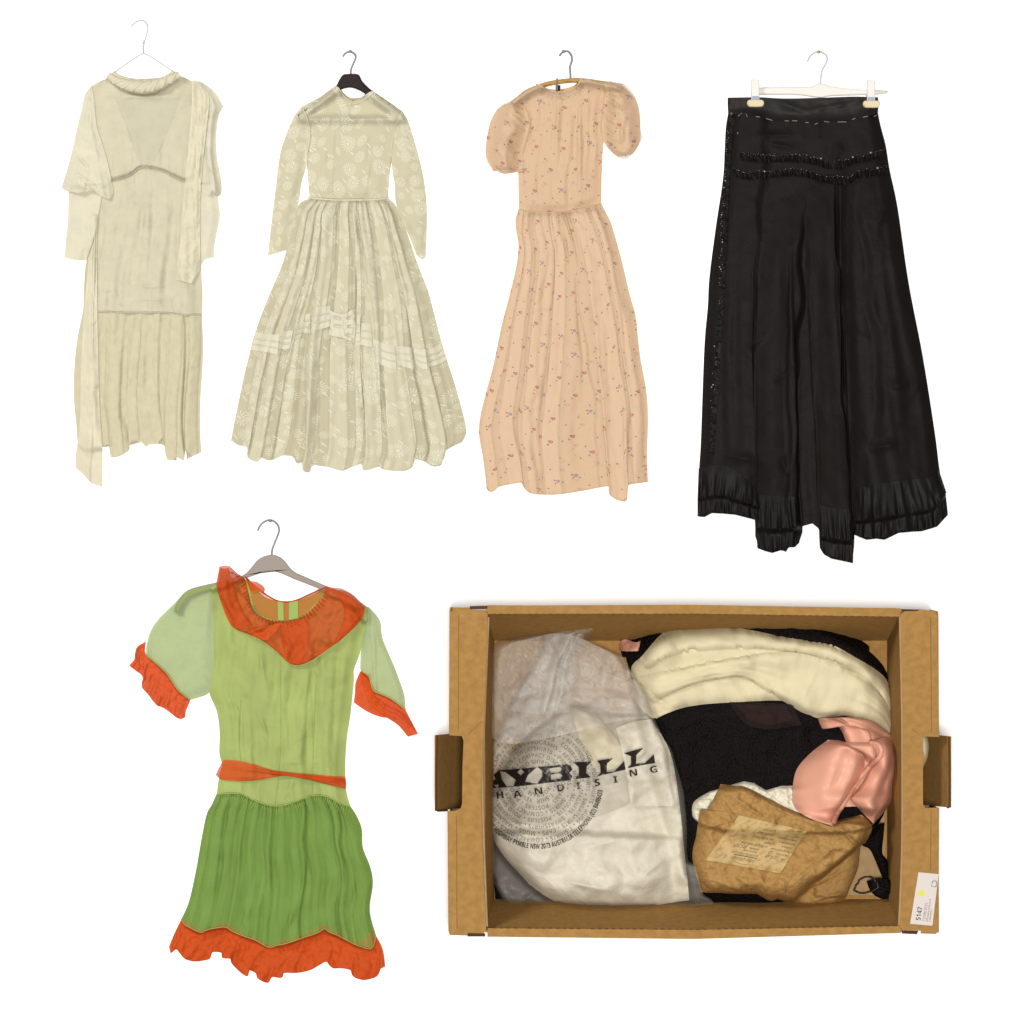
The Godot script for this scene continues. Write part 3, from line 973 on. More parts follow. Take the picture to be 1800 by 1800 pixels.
	seam("waist_seam", g, M.ivory_ribbon, xy([542, 347, 578, 351.5, 620, 352, 655, 351.5, 683, 348]), 0.0022)
	seam("rolled_hem", g, M.ivory_ribbon, [Vector2(406, 774)] + hem + [Vector2(812, 777)], 0.0012, -0.0003)
	# neckband
	panel("neckband", g, M.daisy_lace_fine, xy([592, 150, 595, 157, 605, 168, 613, 176, 619, 180]), xy([582, 157, 588, 163, 597, 174, 607, 182, 618, 186]), [], [], {"edge": 3.0, "lift": 0.003, "puff": 0.002})
	panel("neckband", g, M.daisy_lace_fine, xy([655, 160, 648, 166, 638, 172, 628, 177, 619, 180]), xy([657, 164, 651, 170, 641, 177, 630, 182, 619, 186]), [], [], {"edge": 2.0, "lift": 0.003, "puff": 0.002})
	seam("neck_edge", g, M.ivory_ribbon, xy([592, 150, 602, 166, 611, 175, 619, 180, 630, 176, 645, 168, 656, 160]), 0.0014)
	seam("back_opening", g, M.ivory_ribbon, xy([618, 173, 618.5, 184]), 0.0012)
	# tucked ribbon round the skirt, in lengths between the pleats, each of three tucks
	var runs := [
		[xy([450, 584, 470, 587, 492, 589]), xy([442, 615, 465, 619, 488, 624])], [xy([497, 583, 508, 582, 516, 581]), xy([489, 612, 502, 615, 510, 613])], [xy([522, 569, 530, 566, 536, 566]), xy([515, 597, 524, 595, 530, 591])],
		[xy([538, 552, 546, 551]), xy([532, 585, 546, 588])], [xy([556, 541, 568, 539, 581, 538]), xy([551, 582, 565, 579, 580, 574])], [xy([628, 556, 634, 556]), xy([624, 600, 633, 600])], [xy([635, 568, 645, 568, 652, 571]), xy([633, 606, 645, 609, 655, 610])],
		[xy([655, 594, 675, 603, 694, 607]), xy([660, 637, 680, 646, 697, 650])], [xy([697, 608, 710, 610, 724, 611]), xy([699, 642, 714, 646, 728, 649])], [xy([726, 612, 738, 615, 748, 614]), xy([731, 640, 741, 648, 752, 650])], [xy([748, 614, 762, 611, 775, 603]), xy([753, 645, 770, 641, 786, 632])]]
	for r in runs:
		var a: Array = r[0]
		var b: Array = r[1]
		panel("ribbon_band", g, M.ivory_ribbon, [a[0], b[0]], [a[a.size() - 1], b[b.size() - 1]], a.slice(1, -1), b.slice(1, -1), {"edge": 0.0, "lift": 0.0025, "relax": 2, "soft_sides": false, "step": 2.0})
		for k in 2:
			var f := 0.36 + 0.32 * k
			var ln := []
			for q in a.size():
				ln.append((a[q] as Vector2).lerp(b[q], f))
			seam("tuck", g, M.ivory_ribbon, ln, 0.0016, 0.0006)
	var bow := panel("ribbon_bow", g, M.ivory_ribbon, xy([580, 545, 581, 555, 581, 570, 578, 589]), xy([625, 544, 622, 556, 626, 570, 624, 590, 622, 603]), xy([590, 550, 602, 553, 612, 549, 618, 545]), xy([590, 592, 602, 594, 612, 598]),
		{"puff": 0.012, "edge": 6.0, "lift": 0.004, "step": 1.6, "creases": [[582, 557, 604, 562, 5, -0.008], [582, 572, 606, 576, 5, -0.008], [608, 562, 624, 556, 4, -0.009], [608, 575, 624, 574, 4, -0.009], [606, 588, 622, 592, 4, -0.009], [604, 553, 608, 590, 4, -0.008]]})
	panel("ribbon_end", bow, M.ivory_ribbon, xy([616, 548, 618, 560, 617, 575]), xy([626, 543, 624, 560, 626, 578]), [], [], {"edge": 2.0, "lift": 0.003, "step": 1.6})


func peach_gown() -> void:
	var t := thing("wooden_hanger", "narrow curved wooden hanger with a steel hook in peach gown", "hanger", pt(995, 150))
	hook(t, M.steel, [983, 99.5, 986.5, 95, 990, 92, 994, 91, 998, 91, 1002, 94.5, 1004.6, 99, 1005.5, 106.5, 1003.5, 113, 1002, 119, 1002.5, 128, 1003, 142], 0.0024, 0.014)
	part("bar", t, slab(xy([897, 180, 925, 160, 945, 150.5, 963, 144.5, 990, 140, 1021, 138.5, 1055, 143, 1090, 153, 1089, 161, 1054, 151.5, 1017, 146, 985, 148, 955, 154.5, 930, 166, 901, 187]), 0.006, 0.024, 2.2), M.wood)
	part("wire_clip", t, tube(line3(xy([979, 139, 979, 150, 979, 163]), 0.027), 0.0018, 6), M.steel)
	pin(Vector2(990.5, 91.5), "small steel pin under the hook of the wooden hanger", M.steel)

	var g := thing("peach_gown", "peach organza gown printed with red and blue sprigs, puff sleeves", "dress", pt(990, 500))
	var sl := xy([911, 369, 906, 385, 907, 405, 911, 430, 908, 465, 896, 517, 882, 570, 867.5, 640, 855, 687, 844, 732, 842, 765, 849, 805, 855, 855])
	var sr := xy([1057, 357, 1064, 372, 1075, 395, 1092, 455, 1107.5, 520, 1117.5, 557, 1125, 625, 1136, 687, 1139, 737, 1137.5, 800, 1139, 846])
	var hem := xy([858, 862, 865, 864, 871, 860, 877, 855, 895, 851, 917, 847.5, 920, 854, 924, 860, 935, 867, 970, 869, 1000, 866, 1030, 861, 1050, 857, 1070, 854, 1071, 862, 1072.5, 870, 1082, 877, 1092, 880, 1100, 880, 1102, 866, 1104, 852, 1120, 849])
	panel("back_bodice", g, M.sprigged_back, xy([903, 178, 915, 240, 912, 304, 912, 369]), xy([1080, 146, 1064, 204, 1058, 300, 1057, 357]), xy([919, 161, 946, 150, 965, 157, 990, 156, 1010, 150, 1022, 140, 1050, 141]), xy([981, 372, 1020, 367]), {"step": 5.0, "lift": 0.0015, "drape": false, "edge": 0.0, "write": false, "uv_origin": Vector2(33, 90)})
	panel("back_skirt", g, M.sprigged_back, sl, sr, xy([981, 372, 1020, 367]), hem, {"step": 6.0, "lift": 0.0015, "drape": false, "edge": 0.0, "write": false, "uv_origin": Vector2(33, 90), "soft_hem": false})
	panel("back_sleeve", g, M.sprigged_back, xy([903, 178, 879, 188, 863, 211, 855, 249, 854, 275, 867, 299]), xy([922, 190, 930, 225, 919, 265, 917, 300]), [], [], {"step": 5.0, "lift": 0.0012, "drape": false, "edge": 0.0, "write": false})
	panel("back_sleeve", g, M.sprigged_back, xy([1063, 144, 1060, 200, 1059, 240, 1074, 266, 1086, 276]), xy([1092, 147, 1120, 180, 1126, 229, 1122, 256, 1112, 271]), [], [], {"step": 5.0, "lift": 0.0012, "drape": false, "edge": 0.0, "write": false})
	panel("zip", g, M.black_band, xy([977, 150, 977, 160]), xy([985, 150, 985, 160]), [], [], {"lift": 0.004, "edge": 0.0, "drape": false, "write": false})
	panel("bodice", g, M.sprigged_organza, xy([905, 178, 922, 188, 928, 215, 925, 245, 917, 272, 910, 304, 911, 340, 912, 369]), xy([1066, 143, 1064, 165, 1058, 200, 1057, 232, 1061, 255, 1057, 290, 1055, 320, 1057, 357]),
		xy([919, 160, 943, 150, 952, 154, 964, 159, 981, 162, 1000, 159.5, 1014, 152, 1022, 140, 1044, 141]), xy([930, 371, 981, 372, 1019, 367, 1040, 362]),
		{"puff": 0.014, "edge": 22.0, "edge_top": 5.0, "edge_bottom": 14.0, "lift": 0.004, "gather": [0.006, 22.0, 0.14], "drapes": [0.007, 8.0, 0.0, 0.3], "crumple": [0.005, 60.0], "uv_origin": Vector2(30, 0), "creases": [[985, 165, 975, 250, 8, 0.005], [1019, 170, 1020, 360, 7, 0.005], [1048, 240, 1044, 330, 6, 0.005]]})
	seam("neck_edge", g, M.peach_trim, xy([943, 150, 952, 154.5, 964, 159.5, 981, 162.5, 1000, 160, 1014, 152.5, 1022, 140]), 0.0024)
	for k in 26:
		var f := k / 25.0
		var q := resample(smooth(xy([944, 152, 952, 156, 964, 161, 981, 164, 1000, 161.5, 1014, 155, 1023, 142])), 50)[int(f * 50)]
		seam("neck_gather", g, M.sprigged_organza, [q, q + Vector2((f - 0.5) * 9.0, 7.0 + 5.0 * fmod(k * 0.618, 1.0))], 0.0014, 0.0)
	panel("skirt", g, M.sprigged_organza, sl, sr, xy([930, 371, 981, 372, 1019, 367, 1040, 362]), hem,
		{"drape": false, "edge_top": 14.0, "puff": 0.012, "edge": 22.0, "lift": 0.004, "gather": [0.008, 24.0, 0.10], "drapes": [0.006, 9.0, 0.05, 0.6], "crumple": [0.003, 50.0], "soft_hem": false, "side_keep": 0.4, "wrinkle": [0.0012, 70.0],
		"folds": [[0.13, 0.24, 26, 0.010, 0.85, 0.0, 1.0], [0.22, 0.27, 13, 0.008, -0.7, 0.05, 1.0], [0.34, 0.31, 9, 0.009, 0.2, 0.0, 0.85], [0.46, 0.50, 20, 0.009, 0.8, 0.0, 0.72], [0.66, 0.72, 26, 0.010, -0.9, 0.0, 1.0], [0.80, 0.86, 20, 0.009, 0.6, 0.0, 1.0], [0.92, 0.94, 12, 0.006, 0.3, 0.0, 1.0]], "creases": [[973, 538, 957, 690, 5, 0.006], [945, 537, 975, 545, 5, 0.004], [990, 400, 1000, 470, 6, 0.007]]})
	gathers(g, M.peach_trim, xy([913, 371, 930, 374, 981, 375, 1019, 370, 1056, 359]), 50, 18.0, 0.0010, 0.4)
	pleats(g, M.sprigged_doubled, sl, sr, xy([930, 371, 981, 372, 1019, 367, 1040, 362]), hem, [[0.06, 0.13, 0.14, 0.22], [0.20, 0.36, 0.27, 0.34], [0.37, 0.46, 0.36, 0.44], [0.62, 0.80, 0.70, 0.90], [0.84, 0.90, 0.93, 0.99], [0.02, 0.06, 0.02, 0.09]], {"soft_hem": false})
	seam("rolled_hem", g, M.peach_trim, [Vector2(855, 855)] + hem + [Vector2(1139, 846)], 0.0012, -0.0003)
	seam("waist_seam", g, M.peach_trim, xy([911, 369, 930, 372, 981, 373, 1019, 368, 1057, 357.5]), 0.0011)
	for side in 2:
		if side == 0:
			var sv := panel("puff_sleeve", g, M.sprigged_organza, xy([904, 177, 890, 180, 877, 188, 865, 207, 857, 235, 853, 262, 856, 284, 866, 300]), xy([906, 177, 924, 190, 931, 212, 930, 228, 924, 250, 918, 268, 919, 285, 918, 300]), [], xy([875, 300, 881, 304, 890, 304.5, 908, 301]),
				{"puff": 0.07, "edge": 34.0, "edge_top": 24.0, "edge_bottom": 10.0, "lift": 0.004, "crumple": [0.006, 24.0], "gather_bottom": [0.012, 12.0, 0.14], "folds": [[0.7, 0.45, 9, 0.009, 0.4, 0.35, 0.9], [0.5, 0.55, 8, 0.008, -0.5, 0.4, 0.95], [0.35, 0.3, 9, 0.007, 0.3, 0.3, 0.9]], "creases": [[905, 186, 928, 200, 4, 0.012], [900, 194, 926, 212, 4, 0.012], [902, 206, 926, 224, 4, 0.012], [900, 220, 924, 236, 4, 0.010], [880, 230, 900, 280, 6, 0.012], [892, 240, 906, 285, 5, 0.010], [868, 240, 884, 285, 5, 0.008]], "uv_origin": Vector2(100, 200)})
			seam("elastic_edge", sv, M.peach_trim, xy([866, 300, 875, 299, 881, 303, 890, 304, 908, 301, 918, 300]), 0.0026, 0.002)
			seam("armhole_seam", g, M.peach_trim, xy([905, 178, 923, 190, 930, 215, 929, 230, 921, 258, 918, 268]), 0.0009)
		else:
			panel("puff_sleeve", g, M.sprigged_organza, xy([1063, 143, 1064, 165, 1059, 200, 1058, 232, 1062, 253, 1074, 267]), xy([1082, 144, 1100, 149, 1114, 166, 1122, 186, 1125, 206, 1126, 229, 1129, 242, 1122, 257]), xy([1072, 142]), xy([1085, 276, 1100, 279.5, 1112, 271]),
				{"puff": 0.07, "edge": 28.0, "edge_top": 14.0, "edge_bottom": 12.0, "lift": 0.004, "crumple": [0.006, 24.0], "folds": [[0.3, 0.4, 8, 0.008, 0.4, 0.05, 0.6], [0.6, 0.5, 9, 0.008, -0.4, 0.2, 0.9]], "creases": [[1066, 152, 1100, 164, 4, 0.012], [1064, 162, 1102, 178, 4, 0.014], [1062, 175, 1098, 195, 4, 0.014], [1061, 188, 1090, 206, 4, 0.012], [1060, 202, 1085, 222, 4, 0.012], [1061, 216, 1084, 240, 4, 0.010], [1090, 210, 1094, 260, 5, 0.010], [1106, 215, 1104, 262, 5, 0.009]], "uv_origin": Vector2(160, 30)})
			seam("armhole_seam", g, M.peach_trim, xy([1064, 146, 1063, 165, 1058, 200, 1057, 232, 1061, 252]), 0.0009)


func black_skirt() -> void:
	var t := thing("clip_hanger", "white plastic clip hanger gripping the waistband of the black skirt", "hanger", pt(1440, 155))
	hook(t, M.white_wire, [1419, 109, 1423, 101, 1429, 95, 1438, 91.5, 1449, 95, 1454, 104, 1450, 115, 1444, 127, 1442, 148], 0.0020, 0.012)
	part("bar", t, slab(xy([1325, 156, 1360, 154, 1423, 153, 1433, 149, 1441, 147.5, 1452, 149, 1463, 153, 1525, 159, 1556, 160, 1560, 163, 1545, 166, 1463, 169, 1441, 172, 1397, 167, 1330, 167]), 0.003, 0.016, 2.0), M.white_plastic)
	pin(Vector2(1438.5, 92.5), "small brass pin under the hook of the white clip hanger", M.brass)
	var g := thing("black_skirt", "long black satin skirt with beaded frills and white tacking stitches", "skirt", pt(1440, 560))
	var sl := xy([1280, 199, 1276, 223, 1274, 257, 1271, 313, 1258, 401, 1247, 487, 1244, 540, 1238, 612, 1232, 774, 1229, 824, 1226, 907])
	var sr := xy([1543, 198, 1548, 222, 1557, 257, 1564, 300, 1578, 367, 1597, 497, 1622, 627, 1643, 760, 1652, 830, 1663, 880, 1666, 904])
	var hem := xy([1238, 908, 1251, 901, 1270, 903, 1292, 904, 1331, 914, 1329, 930, 1327, 942, 1331, 952, 1331, 963, 1345, 969, 1357, 971, 1372, 967, 1381, 969, 1384, 962, 1396, 962, 1404, 954, 1410, 936, 1410, 925, 1428, 920, 1440, 930, 1440, 945, 1441, 963, 1448, 975, 1460, 981, 1480, 985, 1498, 989, 1499, 976, 1500, 963, 1501, 939, 1510, 944, 1522, 948, 1540, 946, 1554, 948, 1566, 943, 1578, 936, 1600, 934, 1619, 933, 1646, 925])
	panel("back_panel", g, M.black_frill, sl, sr, xy([1330, 206, 1440, 212, 1500, 206]), hem, {"step": 6.0, "lift": 0.0015, "drape": false, "edge": 0.0, "write": false, "soft_hem": false})
	panel("back_waistband", g, M.black_band, xy([1279, 172, 1280, 205]), xy([1543, 171, 1543, 200]), xy([1330, 171, 1380, 173, 1440, 172, 1500, 170]), xy([1400, 210]), {"step": 4.0, "lift": 0.0015, "drape": false, "edge": 0.0, "write": false})
	panel("skirt", g, M.black_satin, sl, sr, xy([1317, 203, 1359, 212, 1400, 214, 1439, 213, 1490, 212, 1522, 204]), hem,
		{"puff": 0.018, "edge": 24.0, "lift": 0.004, "soft_hem": false, "side_keep": 0.4, "fold_k": 0.62, "drapes": [0.008, 9.0, 0.1, 0.6], "wide": 480.0, "step": 2.4, "crumple": [0.0018, 60.0], "wrinkle": [0.0008, 120.0],
		"folds": [[0.13, 0.10, 44, 0.009, 0.5, 0.0, 1.0], [0.36, 0.30, 46, 0.026, 0.75, 0.18, 1.0], [0.47, 0.36, 16, 0.010, -0.6, 0.3, 1.0], [0.57, 0.55, 42, 0.030, 0.8, 0.12, 1.0], [0.70, 0.64, 18, 0.010, 0.3, 0.1, 0.9], [0.76, 0.72, 26, 0.016, -0.7, 0.1, 1.0], [0.90, 0.88, 34, 0.014, -0.5, 0.1, 1.0]],
		"creases": [[1310, 620, 1348, 585, 13.200000000000001, 0.0048], [1360, 675, 1395, 645, 13.200000000000001, 0.0056], [1400, 470, 1408, 440, 13.200000000000001, 0.004], [1270, 800, 1335, 810, 22.0, 0.0064], [1370, 800, 1385, 840, 15.400000000000002, 0.0056], [1520, 790, 1580, 780, 19.8, 0.0072], [1560, 680, 1600, 675, 17.6, 0.0048], [1460, 300, 1480, 250, 17.6, 0.0048], [1320, 240, 1400, 238, 15.400000000000002, 0.0048], [1340, 250, 1400, 262, 15.400000000000002, 0.0048], [1540, 400, 1555, 370, 15.400000000000002, 0.0048]]})
	panel("waistband", g, M.black_band, xy([1279, 172, 1279, 186, 1280, 201]), xy([1543, 171, 1544, 185, 1543, 198]), xy([1317, 171.5, 1350, 173, 1381, 177, 1410, 178, 1439, 177, 1470, 175, 1503, 173]), xy([1317, 204, 1359, 213, 1400, 215, 1439, 214, 1490, 212, 1522, 205]),
		{"puff": 0.004, "edge": 5.0, "lift": 0.004, "crumple": [0.003, 40.0], "creases": [[1360, 178, 1430, 200, 16, 0.006], [1400, 198, 1520, 178, 5, 0.005]]})
	org = t.position
	for clipside in 2:
		var cx := 1327.0 if clipside == 0 else 1530.0
		var dy := 0.0 if clipside == 0 else 1.5
		var cl := part("clip", t, slab(xy([cx - 6.5, 142 + dy, cx + 6.5, 142 + dy, cx + 7, 178 + dy, cx - 7, 178 + dy]), 0.005, 0.036, 1.5, false, false), M.white_plastic)
		part("spring", cl, slab(xy([cx - 5.5, 171 + dy, cx + 5.5, 171 + dy, cx + 5.5, 177 + dy, cx - 5.5, 177 + dy]), 0.030, 0.040, 0.8, false, false), M.blue_spring)
		part("pad", cl, slab(xy([cx - 15, 183 + dy, cx - 13, 178.5 + dy, cx - 8, 177 + dy, cx + 8, 177 + dy, cx + 13, 178.5 + dy, cx + 15, 183 + dy, cx + 13, 188 + dy, cx + 8, 189.5 + dy, cx - 8, 189.5 + dy, cx - 13, 188 + dy, cx - 15, 183 + dy]).slice(0, -1), 0.028, 0.044, 2.0, true, false), M.cream_pad)
	org = g.position
	# tacking stitches along the waist seam, each its own
	var rng := RandomNumberGenerator.new()
	rng.seed = 3
	for st in [[1285, 201, 1285, 213], [1284, 199, 1287, 200], [1297, 205, 1303, 200], [1311, 201, 1313, 206], [1328, 206, 1335, 207], [1346, 209, 1357, 212.5], [1379, 213, 1386, 213.5], [1392, 213, 1401, 213.5], [1415, 216, 1421, 216.5], [1432, 219, 1437, 217], [1448, 214, 1457, 215.5], [1472, 215, 1487, 215], [1497, 211, 1503, 208.5], [1516, 207, 1525, 205], [1536, 205, 1541, 202.5], [1296, 236, 1297, 233]]:
		seam("tacking_stitch", g, M.white_thread, [Vector2(st[0], st[1]), Vector2(st[2], st[3])], 0.0007, 0.0010)
	# gathered frills across the hips, each with a beaded edge
	for row in [xy([1300, 270, 1330, 273, 1365, 273, 1395, 273, 1418, 275, 1440, 280, 1455, 285, 1480, 283, 1501, 276, 1525, 272, 1552, 263]), xy([1289, 297, 1305, 303, 1320, 304, 1345, 301, 1370, 299, 1395, 298, 1418, 300, 1437, 307, 1465, 311, 1490, 312, 1509, 301, 1535, 297, 1560, 293])]:
		var lower := []
		for q: Vector2 in row:
			lower.append(q + Vector2(0, 13))
		var fr := panel("hip_frill", g, M.black_frill, [row[0], lower[0]], [row[row.size() - 1], lower[lower.size() - 1]], row.slice(1, -1), lower.slice(1, -1), {"edge": 0.0, "lift": 0.003, "flare": [0.012, 44.0], "step": 1.7, "soft_sides": false})
		var cc := resample(smooth(row), 120)
		var st := SurfaceTool.new()
		for i in 121:
			var q := cc[i] + Vector2(rng.randf_range(-1.5, 1.5), rng.randf_range(-2.5, 2.0))
			st.append_from(ball(pt(q.x, q.y, height_at(q.x, q.y) + 0.0012), 0.0016), 0, Transform3D())
		part("bead_edging", fr, st.commit(), M.jet).set_meta("kind", "stuff")
		for i in range(4, 120, 3 if row[0].x > 1295 else 4):
			if rng.randf() < 0.5:
				var q := cc[i] + Vector2(0, rng.randf_range(-2.0, 2.0))
				part("glass_bead", fr, ball(pt(q.x, q.y, height_at(q.x, q.y) + 0.002), 0.0011 if rng.randf() < 0.8 else 0.0026), M.silver_bead)
	var side_line := xy([1282, 203, 1277, 257, 1272, 327, 1268, 433, 1264, 515, 1255, 657, 1249, 740, 1245, 800])
	var side_low := []
	for q: Vector2 in side_line:
		side_low.append(q + Vector2(9, 1))
	var sf := panel("side_frill", g, M.black_frill, side_line, side_low, [], [], {"edge": 0.0, "lift": 0.003, "step": 2.0, "crumple": [0.005, 12.0]})
	var cs := resample(smooth(side_line), 150)
	for i in range(3, 130):
		if rng.randf() < 0.55 - i * 0.002:
			var q := cs[i] + Vector2(rng.randf_range(-3.0, 3.0), 0)
			part("glass_bead", sf, ball(pt(q.x, q.y, height_at(q.x, q.y) + 0.0015), 0.0010 if rng.randf() < 0.85 else 0.002), M.silver_bead)
	# two frills at the hem, in the lengths between the folds
	var up_l := [[xy([1228, 823, 1250, 819, 1269, 817, 1300, 832, 1331, 866]), xy([1226, 876, 1250, 872, 1270, 871, 1300, 880, 1331, 890])], [xy([1334, 869, 1365, 872, 1404, 873]), xy([1331, 928, 1365, 931, 1408, 925])],
		[xy([1440, 888, 1465, 893, 1493, 895]), xy([1441, 944, 1470, 949, 1499, 952])], [xy([1504, 858, 1530, 853, 1557, 848, 1595, 843, 1631, 839, 1649, 824]), xy([1502, 915, 1540, 912, 1578, 905, 1610, 900, 1640, 892, 1663, 866])]]
	for r in up_l:
		var a: Array = r[0]
		var b: Array = r[1]
		panel("hem_frill", g, M.black_frill, [a[0], b[0]], [a[a.size() - 1], b[b.size() - 1]], a.slice(1, -1), b.slice(1, -1), {"edge": 0.0, "lift": 0.004, "flare": [0.010, 9.0], "soft_sides": false, "seed": a[0].x, "step": 2.2})
	var low := [[xy([1226, 874, 1250, 870, 1270, 869, 1300, 878, 1331, 888]), xy([1226, 908, 1238, 909, 1251, 902, 1270, 903, 1292, 905, 1331, 915])], [xy([1330, 926, 1365, 929, 1408, 924]), xy([1331, 964, 1345, 969, 1357, 972, 1372, 967, 1381, 970, 1384, 963, 1404, 955])],
		[xy([1441, 942, 1470, 947, 1499, 950]), xy([1441, 964, 1448, 975, 1460, 982, 1480, 986, 1498, 990])], [xy([1502, 913, 1540, 910, 1578, 903, 1610, 898, 1640, 890, 1662, 868]), xy([1502, 940, 1522, 949, 1540, 947, 1554, 949, 1578, 937, 1600, 935, 1619, 934, 1646, 926, 1666, 905])]]
	for r in low:
		var a: Array = r[0]
		var b: Array = r[1]
		panel("hem_frill", g, M.black_frill, [a[0], b[0]], [a[a.size() - 1], b[b.size() - 1]], a.slice(1, -1), b.slice(1, -1), {"edge": 0.0, "lift": 0.002, "flare": [0.009, 15.0], "soft_sides": false, "soft_hem": false, "seed": a[0].x + 9.0, "step": 2.0})


func green_frock() -> void:
	var t := thing("grey_hanger", "grey plastic hanger inside the green and orange frock", "hanger", pt(480, 1010))
	hook(t, M.steel, [453.5, 933, 457, 925.5, 462, 919.5, 469, 915.5, 476, 914.4, 483, 917, 488, 922, 490.8, 929, 490.5, 936, 487.5, 944, 483.5, 954, 479, 966, 478, 980], 0.0022, 0.014)
	part("body", t, slab(xy([308, 1076, 309, 1067, 316, 1053, 334, 1036, 381, 1024, 420, 1014, 433, 1007.6, 443, 997, 452, 986, 460.6, 980, 470, 976.5, 479, 975.6, 488, 977.5, 496, 981.7, 503, 989, 510, 998.5, 519, 1006, 530, 1011, 571, 1029, 600, 1042, 630, 1057, 642, 1072, 643, 1090, 636, 1090, 633, 1076, 620, 1063, 566, 1037, 516, 1017, 505, 1012, 494, 1007.6, 485, 1005, 476, 1004.6, 465, 1005.5, 454, 1009, 433, 1016, 381, 1033, 338, 1046, 324, 1058, 317, 1070, 316, 1077]), 0.004, 0.020, 2.0), M.grey_plastic)
	pin(Vector2(475.5, 915.5), "small steel pin under the hook of the grey hanger", M.steel)

	var g := thing("green_frock", "short green organza frock with orange frills, collar and sash", "dress", pt(480, 1380))
	var bl := xy([372, 1032, 376, 1104, 376, 1165, 368, 1215, 381, 1250, 386, 1287, 385.5, 1324, 390, 1345, 384, 1372, 381, 1396])
	var br := xy([648, 1068, 640, 1120, 632, 1150, 622, 1178, 622, 1196, 616, 1256, 610, 1296, 607, 1340, 608, 1386, 616, 1417])
	var wl := xy([400, 1393, 424, 1394, 448, 1405, 482, 1415, 509, 1411, 549, 1397, 577, 1399, 600, 1412])
	var kl := xy([380, 1397, 372, 1415, 363, 1432, 353.6, 1478, 344.5, 1530, 332, 1585, 318.5, 1616])
	var kr := xy([615, 1416, 626, 1432, 636, 1457, 638, 1490, 651, 1524, 655.5, 1554, 650, 1600, 661, 1644])
	var kh := xy([325, 1623, 332, 1628, 353.6, 1637, 362, 1634, 372, 1631, 396, 1628, 406, 1634, 418, 1640, 435, 1646, 451, 1652, 473, 1664, 488, 1660, 503, 1657, 531, 1647.6, 558, 1638.5, 571, 1631, 580, 1637, 595, 1643, 612, 1652, 628, 1660, 653, 1666])
	var fl := xy([318.5, 1616, 306, 1642, 297, 1664])
	var fr_ := xy([661, 1644, 673, 1668, 677.5, 1699])
	var fh := xy([300, 1675, 305, 1671, 311, 1667.5, 318, 1676, 325, 1684, 335, 1688, 344.5, 1689, 358, 1687, 369, 1684, 371, 1678, 375, 1672, 390, 1673.6, 391, 1679, 392, 1683, 405.6, 1684, 407, 1691, 412, 1698, 424, 1709, 434.6, 1715, 437, 1709, 439, 1704, 451, 1710, 452, 1714, 454.5, 1719.5, 470, 1727, 475, 1721, 479, 1716, 494, 1718, 497, 1714, 500, 1709, 524, 1709, 546, 1704, 560, 1696, 573.6, 1689, 580, 1696, 586, 1701, 600, 1701, 616, 1704, 619, 1711, 622.5, 1716, 633, 1720, 644, 1721, 662, 1715, 668, 1704])
	panel("back_bodice", g, M.green_back, bl, br, xy([400, 1026, 433, 1018, 460, 1045, 485, 1056, 521, 1056, 560, 1040, 572, 1030, 610, 1046]), wl, {"step": 5.0, "lift": 0.0015, "drape": false, "edge": 0.0, "write": false})
	panel("back_skirt", g, M.green_skirt_back, kl, kr, wl, kh, {"step": 6.0, "lift": 0.0015, "drape": false, "edge": 0.0, "write": false, "soft_hem": false})
	panel("back_frill", g, M.orange_back, xy([322, 1612, 319, 1617, 306, 1642, 299, 1662]), xy([658, 1634, 660, 1644, 671, 1668, 676, 1696]), xy([354, 1632, 396, 1622, 418, 1634, 451, 1646, 473, 1658, 503, 1651, 531, 1642, 571, 1625, 595, 1637, 628, 1654]), fh, {"step": 5.0, "lift": 0.0026, "drape": false, "edge": 0.0, "write": false, "soft_hem": false})
	panel("back_neck_facing", g, M.green_thread, xy([488, 1057, 489, 1090]), xy([498, 1057, 499, 1091]), [], [], {"lift": 0.004, "edge": 0.0, "drape": false, "write": false})
	panel("back_neck_facing", g, M.green_thread, xy([508, 1057, 508, 1090]), xy([524, 1056, 524, 1087]), [], [], {"lift": 0.004, "edge": 0.0, "drape": false, "write": false})
	panel("back_collar", g, M.orange_sheer, xy([430, 1012, 437, 1030, 442, 1050, 447, 1070]), xy([571, 1033, 566, 1046, 560, 1056, 552, 1064]), xy([445, 1026, 463, 1040, 485, 1054, 503, 1057, 521, 1054, 548, 1042]), xy([465, 1085, 500, 1092, 530, 1084]), {"lift": 0.0022, "edge": 0.0, "drape": false, "write": false})
	seam("neck_seam", g, M.orange_back, xy([432, 1014, 445, 1028, 463, 1042, 485, 1055, 503, 1058, 521, 1055, 548, 1043, 571, 1033]), 0.0018, 0.003)
	panel("collar_curl", g, M.orange_organza, xy([434, 1020, 437, 1030, 442, 1040]), xy([463, 1030, 466, 1036, 463, 1044]), xy([442, 1022, 452, 1023]), xy([448, 1038, 456, 1040]), {"lift": 0.01, "edge": 4.0, "puff": 0.008, "crumple": [0.005, 10.0], "write": false})
